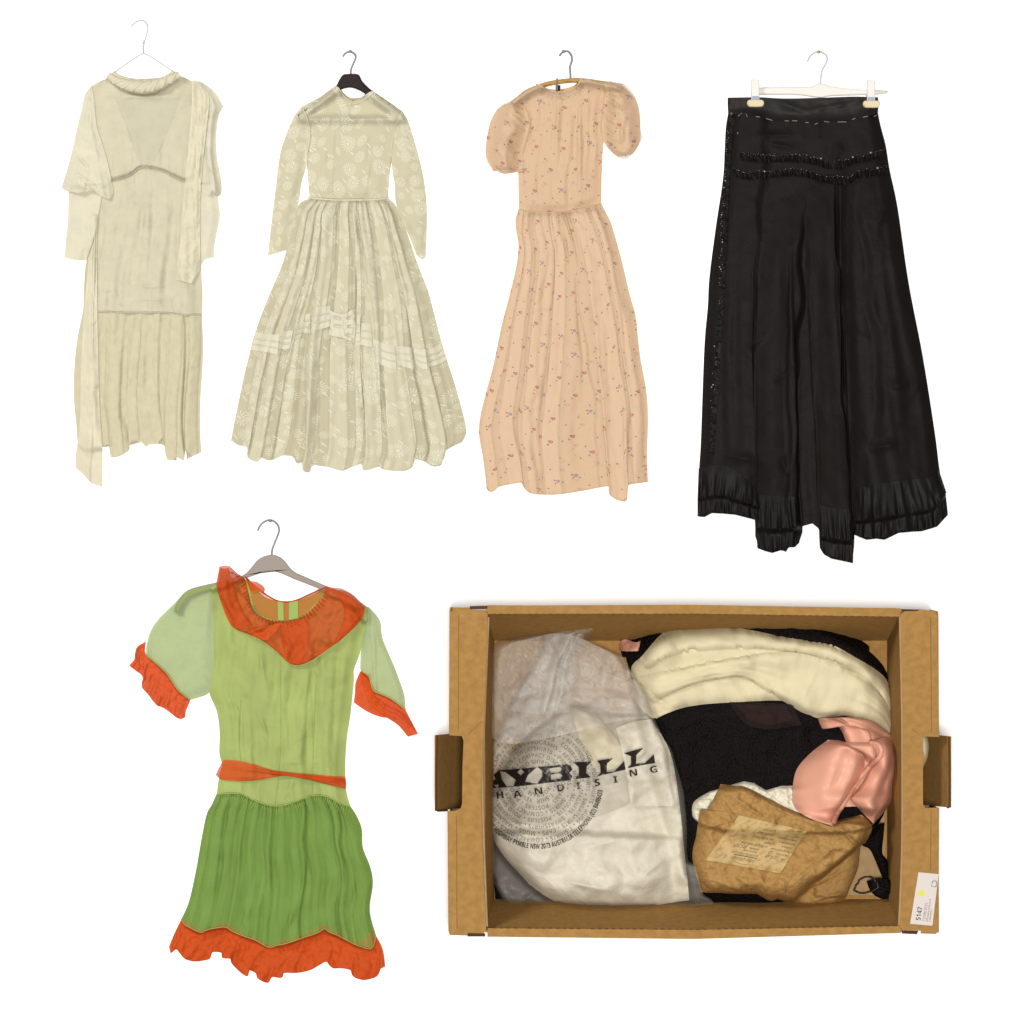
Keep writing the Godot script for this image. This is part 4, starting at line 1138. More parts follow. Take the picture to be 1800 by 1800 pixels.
	for side in 2:
		if side == 0:
			var s := panel("sleeve", g, M.green_sleeve, xy([381, 1026, 332, 1038, 305, 1062, 277, 1090, 262, 1116, 256, 1150]), xy([382, 1028, 377, 1104, 377, 1165, 370, 1214, 350, 1226, 335, 1230]), [], xy([274, 1163, 292.5, 1180, 314, 1211]), {"puff": 0.020, "edge": 22.0, "lift": 0.004, "crumple": [0.006, 40.0], "uv_origin": Vector2(80, 120), "creases": [[350, 1180, 372, 1205, 7, 0.006], [345, 1205, 368, 1212, 6, 0.006]]})
			panel("sleeve_frill", s, M.orange_frill, xy([257, 1126, 252, 1130, 241, 1137, 237, 1150, 236, 1159, 227, 1169.5]), xy([335, 1230, 331, 1240, 327, 1250, 325.5, 1261]), xy([256, 1150, 274, 1164, 292.5, 1181, 314, 1212]), xy([236, 1177, 250, 1188, 250, 1200, 250, 1209, 258, 1218, 274, 1238, 284, 1243, 292, 1247, 314, 1263]),
				{"edge": 3.0, "lift": 0.004, "flare": [0.012, 9.0], "crumple": [0.006, 16.0], "step": 1.8, "seed": 4.0})
			seam("frill_seam", s, M.green_thread, xy([256, 1150, 274, 1164, 292.5, 1181, 314, 1212, 335, 1230]), 0.0014)
			seam("armhole_seam", g, M.green_thread, xy([381, 1028, 377, 1104, 377, 1165, 370, 1214]), 0.0014)
		else:
			panel("sleeve_frill_inside", g, M.orange_frill, xy([633, 1180, 625, 1200, 624, 1215, 622, 1235]), xy([650, 1186, 655, 1210, 665, 1230, 690, 1262]), [], xy([644, 1250, 668, 1260]), {"edge": 4.0, "lift": 0.003, "crumple": [0.004, 16.0]})
			var s := panel("sleeve", g, M.green_sleeve, xy([646, 1066, 640, 1115, 634, 1150, 633, 1177]), xy([650, 1068, 668, 1091, 672, 1120, 683, 1148, 693, 1171, 703, 1198, 711, 1223, 713, 1247]), [], xy([650, 1191, 657, 1213, 672, 1220, 687, 1227, 702, 1238]), {"puff": 0.016, "edge": 16.0, "lift": 0.004, "crumple": [0.004, 40.0], "folds": [[0.42, 0.40, 8, 0.007, 0.6, 0.25, 1.0]], "uv_origin": Vector2(20, 160), "soft_hem": false})
			panel("sleeve_frill", s, M.orange_frill, xy([635, 1178, 645, 1188, 656, 1207, 662, 1215, 686, 1227, 702, 1238, 713, 1248]), xy([632, 1190, 641, 1215, 650, 1238, 668, 1254, 684, 1264, 700, 1275, 717, 1295]), [], xy([735, 1290, 724, 1293]), {"edge": 3.0, "lift": 0.004, "flare": [0.008, 7.0], "step": 1.8, "soft_hem": false, "crumple": [0.004, 14.0]})
			seam("frill_seam", s, M.green_thread, xy([650, 1191, 657, 1213, 672, 1220, 687, 1227, 702, 1238, 713, 1247]), 0.0014)
	panel("bodice", g, M.green_organza, bl, br, xy([385, 1028, 410, 1030, 440, 1060, 465, 1086, 494, 1092, 528, 1086, 555, 1064, 572, 1040, 610, 1050]), wl,
		{"puff": 0.016, "edge": 24.0, "edge_top": 6.0, "lift": 0.004, "crumple": [0.006, 55.0], "wrinkle": [0.002, 60.0], "drapes": [0.012, 7.0, 0.0, 0.3], "creases": [[424, 1240, 424, 1330, 8, 0.006], [455, 1130, 470, 1220, 10, 0.006], [545, 1200, 548, 1330, 8, 0.006], [460, 1260, 472, 1300, 6, 0.006], [560, 1190, 545, 1160, 7, 0.005], [500, 1340, 570, 1338, 6, 0.004]]})
	seam("dart_seam", g, M.green_thread, xy([424, 1230, 420, 1290, 424, 1345, 426, 1390]), 0.0009)
	seam("dart_seam", g, M.green_thread, xy([556, 1200, 552, 1270, 550, 1340, 549, 1394]), 0.0009)
	seam("placket_seam", g, M.green_thread, xy([492, 1150, 494, 1250, 492, 1340, 484, 1412]), 0.0008)
	panel("skirt", g, M.green_skirt, kl, kr, wl, kh,
		{"puff": 0.016, "edge": 22.0, "lift": 0.004, "drape": false, "edge_top": 10.0, "gather": [0.012, 22.0, 0.16], "drapes": [0.010, 12.0, 0.05, 0.5], "crumple": [0.003, 40.0], "soft_hem": false, "side_keep": 0.5, "step": 2.2,
		"folds": [[0.05, 0.10, 18, 0.012, 0.7, 0.0, 1.0], [0.18, 0.21, 20, 0.016, -0.8, 0.0, 1.0], [0.39, 0.42, 9, 0.012, 0.1, 0.0, 1.0], [0.57, 0.53, 22, 0.018, 0.85, 0.0, 1.0], [0.78, 0.72, 22, 0.014, 0.8, 0.0, 1.0], [0.86, 0.84, 18, 0.016, -0.8, 0.0, 1.0], [0.95, 0.95, 12, 0.012, 0.4, 0.0, 1.0]], "creases": [[500, 1640, 520, 1590, 8, 0.010], [440, 1590, 425, 1630, 8, 0.008], [620, 1540, 628, 1600, 8, 0.008]]})
	gathers(g, M.green_thread, xy([382, 1398, 400, 1396, 424, 1397, 448, 1408, 482, 1418, 509, 1414, 549, 1400, 577, 1402, 600, 1415, 613, 1419]), 60, 20.0, 0.0011, 0.3)
	var rng := RandomNumberGenerator.new()
	rng.seed = 17
	var rows := []
	var at := 0.01
	while at < 0.96:
		var wd := rng.randf_range(0.022, 0.062)
		var shift := (0.5 - at) * 0.04
		rows.append([at, at + wd, clampf(at + shift, 0.0, 1.0), clampf(at + shift + wd * rng.randf_range(0.5, 1.25), 0.0, 1.0)])
		at += wd + rng.randf_range(0.012, 0.036)
	pleats(g, M.green_skirt_doubled, kl, kr, wl, kh, rows, {"soft_hem": false, "gather": [0.008, 8.0, 0.12]})
	seam("waist_seam", g, M.green_thread, xy([381, 1396, 400, 1394, 424, 1395, 448, 1406, 482, 1416, 509, 1412, 549, 1398, 577, 1400, 600, 1413, 615, 1417]), 0.0014)
	panel("hem_frill", g, M.orange_organza, fl, fr_, kh, fh, {"edge": 6.0, "lift": 0.004, "flare": [0.015, 13.0], "crumple": [0.006, 20.0], "step": 1.9, "wide": 520.0, "side_keep": 0.7, "seed": 7.0})
	seam("rolled_hem", g, M.orange_back, fh, 0.0011, -0.0003)
	seam("hem_seam", g, M.green_thread, [Vector2(318.5, 1616)] + kh + [Vector2(661, 1644)], 0.0009)
	var sash := panel("sash", g, M.orange_organza, xy([393, 1336, 386, 1348, 379, 1362]), xy([607, 1365, 609, 1376, 608, 1387]), xy([412, 1336, 430, 1338.5, 458, 1346, 485, 1354, 515, 1357, 546, 1360, 580, 1363]), xy([386, 1368, 393, 1371, 425, 1373, 454, 1371, 480, 1366, 503, 1363.5, 531, 1368, 570, 1377]),
		{"edge": 3.0, "lift": 0.006, "edge_top": 4.0, "edge_bottom": 4.0, "puff": 0.005, "step": 1.8, "creases": [[395, 1346, 500, 1360, 6, 0.006], [440, 1352, 600, 1372, 5, 0.008], [505, 1362, 606, 1380, 4, 0.006], [390, 1362, 450, 1366, 5, 0.004]]})
	panel("sash_fold", sash, M.orange_back, xy([476, 1353, 478, 1362]), xy([606, 1368, 606, 1376]), xy([520, 1360, 560, 1364]), xy([520, 1364, 560, 1371]), {"edge": 2.0, "lift": 0.003, "edge_bottom": 3.0})
	# collar: one deep frill gathered into the neck
	var inner := xy([405, 1006, 420, 1010, 431, 1018, 437, 1043, 445, 1070, 463, 1086, 494, 1092, 528, 1086, 555, 1064, 570, 1043, 572, 1029])
	var outer := xy([386, 996, 382, 1027, 390, 1061, 408, 1100, 436, 1114, 461, 1126, 485, 1144, 509, 1166, 528, 1169, 552, 1159, 592, 1131, 634, 1091, 643, 1066])
	panel("collar_frill", g, M.orange_collar, [Vector2(404, 995), Vector2(408, 1000), inner[0]].slice(0, 1) + inner.slice(1), outer.slice(0, 13), [Vector2(395, 994)], [Vector2(590, 1036), Vector2(613, 1041), Vector2(631, 1055)],
		{"edge": 3.0, "lift": 0.006, "puff": 0.012, "crumple": [0.016, 34.0], "step": 1.9, "side_keep": 0.6, "blur": 4, "uv_origin": Vector2(10, 10), "creases": [[432, 1112, 490, 1095, 7, 0.012], [494, 1104, 520, 1150, 7, 0.010], [392, 1040, 420, 1095, 8, 0.012], [590, 1080, 560, 1140, 7, 0.008], [620, 1050, 632, 1085, 8, 0.012], [395, 1000, 400, 1050, 7, 0.012]]})
	var band_in := []
	for q in outer.size():
		band_in.append((outer[q] as Vector2).lerp(Vector2(505, 1062), 0.075))
	panel("collar_hem", g, M.orange_collar, outer, band_in, [], [], {"edge": 2.0, "lift": 0.002, "step": 1.9})
	panel("collar_layer", g, M.orange_collar, xy([388, 1004, 390, 1040, 402, 1078, 420, 1104]), xy([402, 998, 412, 1030, 424, 1066, 446, 1100]), [], [], {"edge": 3.0, "lift": 0.004, "puff": 0.006, "step": 1.9})
	panel("collar_layer", g, M.orange_collar, xy([573, 1032, 596, 1050, 606, 1082, 590, 1128]), xy([600, 1034, 626, 1050, 634, 1080, 612, 1112]), [], [], {"edge": 3.0, "lift": 0.004, "puff": 0.006, "step": 1.9})
	panel("collar_layer", g, M.orange_collar, xy([496, 1096, 494, 1118, 502, 1148, 516, 1164]), xy([540, 1086, 545, 1110, 540, 1146, 526, 1168]), [], [], {"edge": 3.0, "lift": 0.004, "puff": 0.004, "step": 1.9})
	panel("collar_pleat", g, M.orange_organza, xy([432, 1113, 445, 1120, 462, 1125]), xy([494, 1094, 490, 1108, 478, 1120]), xy([450, 1104, 470, 1100]), xy([470, 1124]), {"edge": 3.0, "lift": 0.006, "puff": 0.006, "step": 1.8})
	for k in 40:
		var q := resample(smooth(inner), 40)[k]
		var q2 := resample(smooth(outer), 40)[k]
		seam("collar_gather", g, M.orange_back, [q, q.lerp(q2, 0.10 + 0.08 * fmod(k * 0.618, 1.0))], 0.0013, 0.0002)
	seam("collar_edge", g, M.green_thread, xy([430, 1112, 461, 1126, 485, 1144, 509, 1166, 528, 1169, 552, 1159, 592, 1131]), 0.0011, 0.0)


func bp(u: float, v: float, y: float) -> Vector3:
	return pt(900 + (u - 900) * 0.987, 900 + (v - 900) * 0.987, y)


func brd(called: String, parent: Node, a: Array, th := 0.006, mat: Material = null, label := "") -> MeshInstance3D:
	return part(called, parent, board(bp(a[0], a[1], a[2]), bp(a[3], a[4], a[5]), bp(a[6], a[7], a[8]), bp(a[9], a[10], a[11]), th), mat if mat else M.cardboard, label)


func carton() -> void:
	var t := thing("cardboard_box", "open brown cardboard box with hand holes, filled with textiles", "box", bp(1218, 1355, 0))
	var Y := 0.26
	# base and four sides, leaning out a little towards the top
	brd("base", t, [862, 1122, 0.014, 1574, 1122, 0.014, 1574, 1595, 0.014, 862, 1595, 0.014], 0.008)
	brd("long_side", t, [853, 1075, Y, 1583, 1075, Y, 1567, 1130, 0.010, 869, 1130, 0.010], 0.006)
	brd("long_side", t, [1583, 1632, Y, 853, 1632, Y, 869, 1588, 0.010, 1567, 1588, 0.010], 0.006)
	brd("end_side", t, [853, 1632, Y, 853, 1075, Y, 869, 1130, 0.010, 869, 1588, 0.010], 0.006)
	brd("end_side", t, [1583, 1075, Y, 1583, 1632, Y, 1567, 1588, 0.010, 1567, 1130, 0.010], 0.006)
	# rolled-over rims of the long sides
	for s in 2:
		var v := [1064.0, 1078.5, 1062.5, 1078.0, 1069.0, 1083.5] if s == 0 else [1629.0, 1644.0, 1632.0, 1648.0, 1625.0, 1637.5]
		brd("long_rim", t, [857, v[0], Y + 0.002, 1218, v[2], Y + 0.004, 1218, v[3], Y + 0.004, 857, v[1], Y + 0.002], 0.010)
		brd("long_rim", t, [1218, v[2], Y + 0.004, 1581, v[4], Y + 0.002, 1581, v[5], Y + 0.002, 1218, v[3], Y + 0.004], 0.010)
		for k in 58:
			var u := 866 + k * 12.3
			var f := absf(u - 1218) / 363.0
			var vv: float = lerpf(v[3], v[1] if u < 1218 else v[5], f) + 0.6 if s == 0 else lerpf(v[2], v[0] if u < 1218 else v[4], f) - 0.6
			if k % 9 != 4:
				part("perforation", t, board(bp(u, vv - 0.7, Y + 0.0045), bp(u + 6, vv - 0.7, Y + 0.0045), bp(u + 6, vv + 0.7, Y + 0.0045), bp(u, vv + 0.7, Y + 0.0045), 0.002), M.cardboard_edge)
		var ov := 1060.0 if s == 0 else 1650.0
		brd("outer_side", t, ([1581, v[4] + 1, Y, 857, v[0] + 1, Y, 857, v[0] + 2, 0.004, 1581, v[4] + 2, 0.004] if s == 0 else [857, v[1] - 1, Y, 1581, v[5] - 1, Y, 1581, v[5] - 2, 0.004, 857, v[1] - 2, 0.004]), 0.004)
	# end ledges, each notched round its hand hole
	part("end_ledge", t, slab(boxed(xy([795, 1067, 826, 1067.5, 826, 1071.5, 851, 1072, 857.5, 1078, 856, 1140, 853, 1240, 849, 1320, 846.5, 1390, 848, 1460, 852, 1570, 855, 1629, 851, 1638, 822, 1637.5, 822, 1641.5, 791, 1641, 788.5, 1634, 787.5, 1500, 787, 1424, 800, 1423, 810, 1419, 812.5, 1411, 813, 1350, 815, 1300, 812, 1292.5, 790, 1291, 790, 1200, 791, 1075, 796, 1073])), Y, Y + 0.010, 0.8, false, false), M.cardboard)
	part("end_ledge", t, slab(boxed(xy([1580.5, 1079, 1587, 1074, 1612, 1073, 1612, 1070, 1643, 1073.5, 1643, 1077, 1645, 1080, 1646.5, 1180, 1648, 1294, 1624, 1293.5, 1620, 1296, 1620, 1318, 1622.5, 1330, 1620, 1345, 1620, 1412, 1624, 1418, 1648, 1417.5, 1647.5, 1520, 1646.7, 1635, 1642, 1639, 1616, 1638, 1616, 1633, 1584, 1632, 1578.7, 1627, 1583, 1560, 1584.5, 1480, 1585, 1380, 1584, 1240, 1581, 1120])), Y, Y + 0.010, 0.8, false, false), M.cardboard)
	# tucked-in ends beside the rims
	for q in [[826, 1065, 857, 1064, 857, 1070, 826, 1071], [1582, 1070, 1613, 1071, 1613, 1075, 1582, 1076], [822, 1638, 853, 1639, 853, 1644, 822, 1644], [1582, 1633, 1612, 1634, 1610, 1640, 1584, 1639]]:
		brd("corner_slot", t, [q[0], q[1], Y - 0.006, q[2], q[3], Y - 0.006, q[4], q[5], Y - 0.006, q[6], q[7], Y - 0.006], 0.004, M.cardboard_edge)
	# outer ends and the flaps pushed out of the hand holes
	for e in [[792.5, 1069, 1290], [792.5, 1425, 1639]]:
		brd("outer_end", t, [e[0], e[2], Y, e[0] + 1, e[1], Y, e[0] + 2, e[1], 0.004, e[0] + 1, e[2], 0.004], 0.004)
	brd("outer_end", t, [792.5, 1425, Y - 0.13, 792.5, 1290, Y - 0.13, 793.5, 1290, 0.004, 793.5, 1425, 0.004], 0.004)
	for e in [[1644, 1074, 1292], [1644, 1419, 1637]]:
		brd("outer_end", t, [e[0], e[1], Y, e[0] + 1, e[2], Y, e[0], e[2], 0.004, e[0] - 1, e[1], 0.004], 0.004)
	brd("outer_end", t, [1644, 1292, Y - 0.13, 1644, 1419, Y - 0.13, 1643, 1419, 0.004, 1643, 1292, 0.004], 0.004)
	var h := brd("hand_hole_flap", t, [768, 1291, Y, 826, 1291, Y - 0.24, 826, 1424, Y - 0.24, 768, 1424, Y], 0.005)
	var h2 := brd("hand_hole_flap", t, [1610, 1293, Y - 0.24, 1666, 1293, Y, 1666, 1418, Y, 1610, 1418, Y - 0.24], 0.005)
	part("flap_edge", h, tube([bp(768, 1291, Y), bp(767, 1350, Y), bp(767, 1423, Y), bp(771, 1424, Y - 0.01), bp(786, 1424, Y - 0.04)], 0.0026, 6), M.cardboard_edge)
	part("flap_edge", h2, tube([bp(1666, 1294, Y), bp(1667, 1350, Y), bp(1667, 1417, Y), bp(1664, 1418, Y - 0.01)], 0.0026, 6), M.cardboard_edge)
	# scored lines and a dent in the ledges
	for q in [[806, 1080, 805, 1284], [802, 1432, 803, 1630], [1632, 1084, 1634, 1286], [1633, 1426, 1632, 1528], [846, 1266, 822, 1290], [1612, 1290, 1600, 1280]]:
		part("score_line", t, board(bp(q[0], q[1], Y + 0.0106), bp(q[0] + 1.4, q[1], Y + 0.0106), bp(q[2] + 1.4, q[3], Y + 0.0106), bp(q[2], q[3], Y + 0.0106), 0.001), M.cardboard_score)
	for q in [[858.5, 1084, 850, 1296, 848, 1392, 854, 1580, 856, 1626], [1580, 1084, 1583.5, 1242, 1584.5, 1380, 1583.5, 1500, 1578.5, 1624]]:
		var path := []
		for p in resample(smooth(xy(q)), 60):
			path.append(bp(p.x, p.y, Y + 0.004))
		part("cut_edge", t, tube(path, 0.0034, 8), M.cardboard_liner)
	# stuck-on lot label
	var a := Vector2(1611.6, 1530.7)
	var b := Vector2(1647, 1534)
	var c := Vector2(1636, 1624.4)
	var d := Vector2(1597, 1621)
	var qv := PackedVector3Array()
	for q in [a, b, d, c]:
		qv.append(bp(q.x, q.y, Y + 0.0112) - org)
	part("lot_label", t, net(qv, PackedVector2Array([Vector2(0, 0), Vector2(1, 0), Vector2(0, 1), Vector2(1, 1)]), 1, 1), label_material(), "white lot label stuck on the right ledge")


# ---------------------------------------------------------------- lettering
var glyphs := {}
var fonts := {}


func font(called: String) -> SystemFont:
	if not fonts.has(called):
		var f := SystemFont.new()
		var bits := called.split("|")
		f.font_names = PackedStringArray([bits[0]])
		if bits.size() > 1:
			f.font_weight = 700
		fonts[called] = f
	return fonts[called]


func glyph(fname: String, ch: String) -> Array:
	var key := fname + ch
	if not glyphs.has(key):
		var tm := TextMesh.new()
		tm.font = font(fname)
		tm.text = ch
		tm.font_size = 64
		tm.pixel_size = 1.0 / 64.0
		tm.depth = 0.0
		tm.curve_step = 2.0
		var tris := PackedVector2Array()
		var lo := 1e9
		var hi := -1e9
		if ch != " " and tm.get_surface_count() > 0:
			var ar := tm.surface_get_arrays(0)
			var vv: PackedVector3Array = ar[Mesh.ARRAY_VERTEX]
			var ii: PackedInt32Array = ar[Mesh.ARRAY_INDEX] if ar[Mesh.ARRAY_INDEX] != null else PackedInt32Array(range(vv.size()))
			for k in ii:
				tris.append(Vector2(vv[k].x, vv[k].y))
				lo = minf(lo, vv[k].x)
				hi = maxf(hi, vv[k].x)
		var adv: float = font(fname).get_string_size(ch, HORIZONTAL_ALIGNMENT_LEFT, -1, 64).x / 64.0
		glyphs[key] = [tris, adv, lo, hi]
	return glyphs[key]


func fill_tri(im: Image, a: Vector2, b: Vector2, c: Vector2, col: Color) -> void:
	var area := (b - a).cross(c - a)
	if absf(area) < 0.01:
		return
	var x0 := clampi(int(floor(minf(a.x, minf(b.x, c.x)))), 0, im.get_width() - 1)
	var x1 := clampi(int(ceil(maxf(a.x, maxf(b.x, c.x)))), 0, im.get_width() - 1)
	var y0 := clampi(int(floor(minf(a.y, minf(b.y, c.y)))), 0, im.get_height() - 1)
	var y1 := clampi(int(ceil(maxf(a.y, maxf(b.y, c.y)))), 0, im.get_height() - 1)
	var sg := signf(area)
	for y in range(y0, y1 + 1):
		for x in range(x0, x1 + 1):
			var q := Vector2(x + 0.5, y + 0.5)
			if (b - a).cross(q - a) * sg >= -0.3 and (c - b).cross(q - b) * sg >= -0.3 and (a - c).cross(q - c) * sg >= -0.3:
				im.set_pixel(x, y, col)


func ink(im: Image, fname: String, ch: String, at: Vector2, size: float, angle: float, stretch: float, col: Color, shear := 0.0) -> void:
	var g := glyph(fname, ch)
	var tris: PackedVector2Array = g[0]
	var ex := Vector2(cos(angle), sin(angle)) * size * stretch
	var ey := Vector2(sin(angle), -cos(angle)) * size
	for i in range(0, tris.size(), 3):
		var q := []
		for k in 3:
			var v := tris[i + k]
			q.append(at + ex * (v.x + shear * v.y) + ey * v.y)
		fill_tri(im, q[0], q[1], q[2], col)


func ink_line(im: Image, fname: String, text: String, at: Vector2, size: float, angle: float, stretch: float, col: Color, shear := 0.0) -> void:
	var dirv := Vector2(cos(angle), sin(angle))
	var pen := at
	for ch in text:
		var adv: float = glyph(fname, ch)[1] * size * stretch
		ink(im, fname, ch, pen + dirv * adv * 0.5, size, angle, stretch, col, shear)
		pen += dirv * adv


func ink_stroke(im: Image, p: Array, wide: float, col: Color) -> void:
	var c := smooth(p)
	for i in c.size() - 1:
		var nrm := (c[i + 1] - c[i]).normalized().orthogonal() * wide * 0.5
		fill_tri(im, c[i] - nrm, c[i] + nrm, c[i + 1] + nrm, col)
		fill_tri(im, c[i] - nrm, c[i + 1] + nrm, c[i + 1] - nrm, col)


func label_material() -> StandardMaterial3D:
	var im := Image.create(360, 900, false, Image.FORMAT_RGB8)
	im.fill(paint(226, 214, 206))
	var black := paint(40, 34, 34)
	var up := -PI / 2
	ink_line(im, "Droid Sans|bold", "5147", Vector2(118, 830), 108, up, 1.0, black)
	ink_line(im, "Droid Sans", "15/08/2025", Vector2(208, 838), 64, up, 1.0, paint(80, 72, 70))
	ink_line(im, "Droid Sans", "Affordable Antiques &", Vector2(262, 838), 40, up, 1.0, black)
	ink_line(im, "Droid Sans", "Collectables", Vector2(304, 838), 40, up, 1.0, black)
	for y in range(300, 420):
		for x in range(40, 170):
			var dd := Vector2(x - 103, y - 358).length()
			if dd < 56:
				im.set_pixel(x, y, paint(226, 226, 46))
	# emblem of two nested arches
	for k in 2:
		var r := 50.0 - k * 24.0
		ink_stroke(im, [Vector2(262, 224 - k * 0), Vector2(262, 150 + k * 22), Vector2(290 - 4, 112 + k * 22), Vector2(320, 112 + k * 22), Vector2(346, 150 + k * 16), Vector2(346 - k * 20, 224)], 7.0, black)
	ink_stroke(im, [Vector2(262, 224), Vector2(346, 224)], 7.0, black)
	var m := StandardMaterial3D.new()
	m.resource_name = "lot_label_paper"
	m.albedo_texture = ImageTexture.create_from_image(im)
	m.roughness = 0.55
	m.cull_mode = BaseMaterial3D.CULL_DISABLED
	return m


func bag_material() -> StandardMaterial3D:
	# 3.2 texels per plan unit over 440 x 545 units from (838, 1078)
	var k := 3.2
	var im := Image.create(1408, 1744, false, Image.FORMAT_RGBA8)
	var film := paint(246, 238, 226)
	film.a = 0.22
	im.fill(film)
	var grey := paint(96, 88, 80, 0.85)
	var black := paint(38, 30, 28, 0.97)
	var o := Vector2(838, 1078)
	var centre := (Vector2(944, 1376) - o) * k
	var words := ["PROGRAMS", "POSTERS", "CAPS", "KEYRINGS", "POLO SHIRTS", "MUGS", "T-SHIRTS", "COMPACT DISCS", "MAGNETS", "SWEATSHIRTS"]
	var w := 0
	for ring in 8:
		var r := (102.0 - ring * 11.2) * k
		var size := 10.0 * k
		var a := -2.4 + ring * 0.7
		var used := 0.0
		while used < TAU - 0.5:
			var word: String = words[w % words.size()] + " * "
			w += 1 if ring % 2 == 0 else 3
			for ch in word:
				var adv: float = glyph("Droid Sans", ch)[1] * size * 1.08 / r
				if used + adv > TAU - 0.08:
					used = TAU
					break
				var m := a + adv * 0.5
				if ch == "*":
					ink(im, "Droid Sans", ".", centre + Vector2(cos(m), sin(m)) * (r + 0.28 * size), size * 1.5, m + PI / 2, 1.0, grey)
				else:
					ink(im, "Droid Sans", ch, centre + Vector2(cos(m), sin(m)) * r, size, m + PI / 2, 1.0, grey)
				a += adv
				used += adv
	# address round the lower edge, tops of the letters towards the middle
	var addr := "1017 PACIFIC HIGHWAY PYMBLE NSW 2073 AUSTRALIA TELEPHONE (02) 94496433"
	var total := 0.0
	for ch in addr:
		total += glyph("Droid Sans|bold", ch)[1]
	var ra := 113.0 * k
	var from := 2.74
	var to := 0.13
	var size2 := (from - to) * ra / total
	var ang := from
	for ch in addr:
		var adv: float = glyph("Droid Sans|bold", ch)[1] * size2 / ra
		var m := ang - adv * 0.5
		ink(im, "Droid Sans|bold", ch, centre + Vector2(cos(m), sin(m)) * ra, 12.4 * k, m - PI / 2, size2 / (12.4 * k), black)
		ang -= adv
	# the big slab capitals and the spaced line under them
	var tilt := -0.165
	var heavy := func(a: Array, c: Color) -> void:
		var poly := PackedVector2Array()
		for q in xy(a):
			poly.append((Vector2(830, 1240) + q / 5.143 - o) * k)
		var tr := Geometry2D.triangulate_polygon(poly)
		for n in range(0, tr.size(), 3):
			fill_tri(im, poly[tr[n]], poly[tr[n + 1]], poly[tr[n + 2]], c)
	heavy.call([240, 608, 440, 584, 640, 562, 760, 552, 860, 540, 893, 556, 908, 590, 880, 618, 908, 648, 890, 686, 745, 702, 600, 720, 400, 745, 85, 785, 60, 770, 130, 735, 205, 640], black)
	for hole in [[252, 618, 300, 622, 395, 688, 372, 742, 312, 748, 268, 690], [195, 744, 242, 736, 226, 768], [440, 586, 472, 615, 440, 646, 410, 618], [590, 567, 632, 600, 636, 650, 590, 717, 480, 700, 505, 640], [706, 578, 794, 566, 814, 584, 796, 610, 712, 620], [712, 636, 796, 624, 818, 644, 798, 670, 716, 682], [92, 668, 188, 648, 210, 690, 122, 746, 95, 760]]:
		heavy.call(hole, film)
	heavy.call([912, 521, 1080, 514, 1038, 560, 1034, 620, 1078, 658, 930, 676, 965, 625, 968, 570], black)
	heavy.call([1132, 508, 1280, 484, 1222, 535, 1220, 612, 1290, 604, 1378, 510, 1391, 588, 1124, 653, 1164, 618, 1160, 545], black)
	heavy.call([1375, 441, 1555, 392, 1490, 460, 1486, 535, 1562, 530, 1645, 446, 1656, 526, 1403, 577, 1440, 540, 1440, 470], black)
	for L in [["C", 854, 1403], ["H", 878.6, 1401.4], ["A", 909.7, 1398.5], ["N", 946.7, 1392.6], ["D", 985.6, 1387], ["I", 1017.6, 1383.3], ["S", 1050.7, 1377.5], ["I", 1082.8, 1372.2], ["N", 1114, 1360.2], ["G", 1149.8, 1353.7]]:
		ink(im, "Droid Sans|bold", L[0], (Vector2(L[1], L[2]) - o) * k, 11.5 * k / 0.715, tilt, 1.35, black)
	var mt := StandardMaterial3D.new()
	mt.resource_name = "milky_bag_film"
	mt.albedo_texture = ImageTexture.create_from_image(im)
	mt.transparency = BaseMaterial3D.TRANSPARENCY_ALPHA
	mt.roughness = 0.34
	mt.metallic_specular = 0.35
	mt.cull_mode = BaseMaterial3D.CULL_DISABLED
	mt.heightmap_enabled = true
	mt.heightmap_texture = tex.crinkle
	mt.heightmap_scale = 0.03
	M.bag_print = mt
	cloth("bag_neck", Color(film.r, film.g, film.b, 0.54), {"tex": "", "rough": 0.34, "spec": 0.35, "bump": "crinkle", "depth": 0.03})
	var plain := cloth("bag_film", Color(film.r, film.g, film.b, 0.36), {"tex": "", "rough": 0.34, "spec": 0.35, "bump": "crinkle", "depth": 0.03})
	return mt


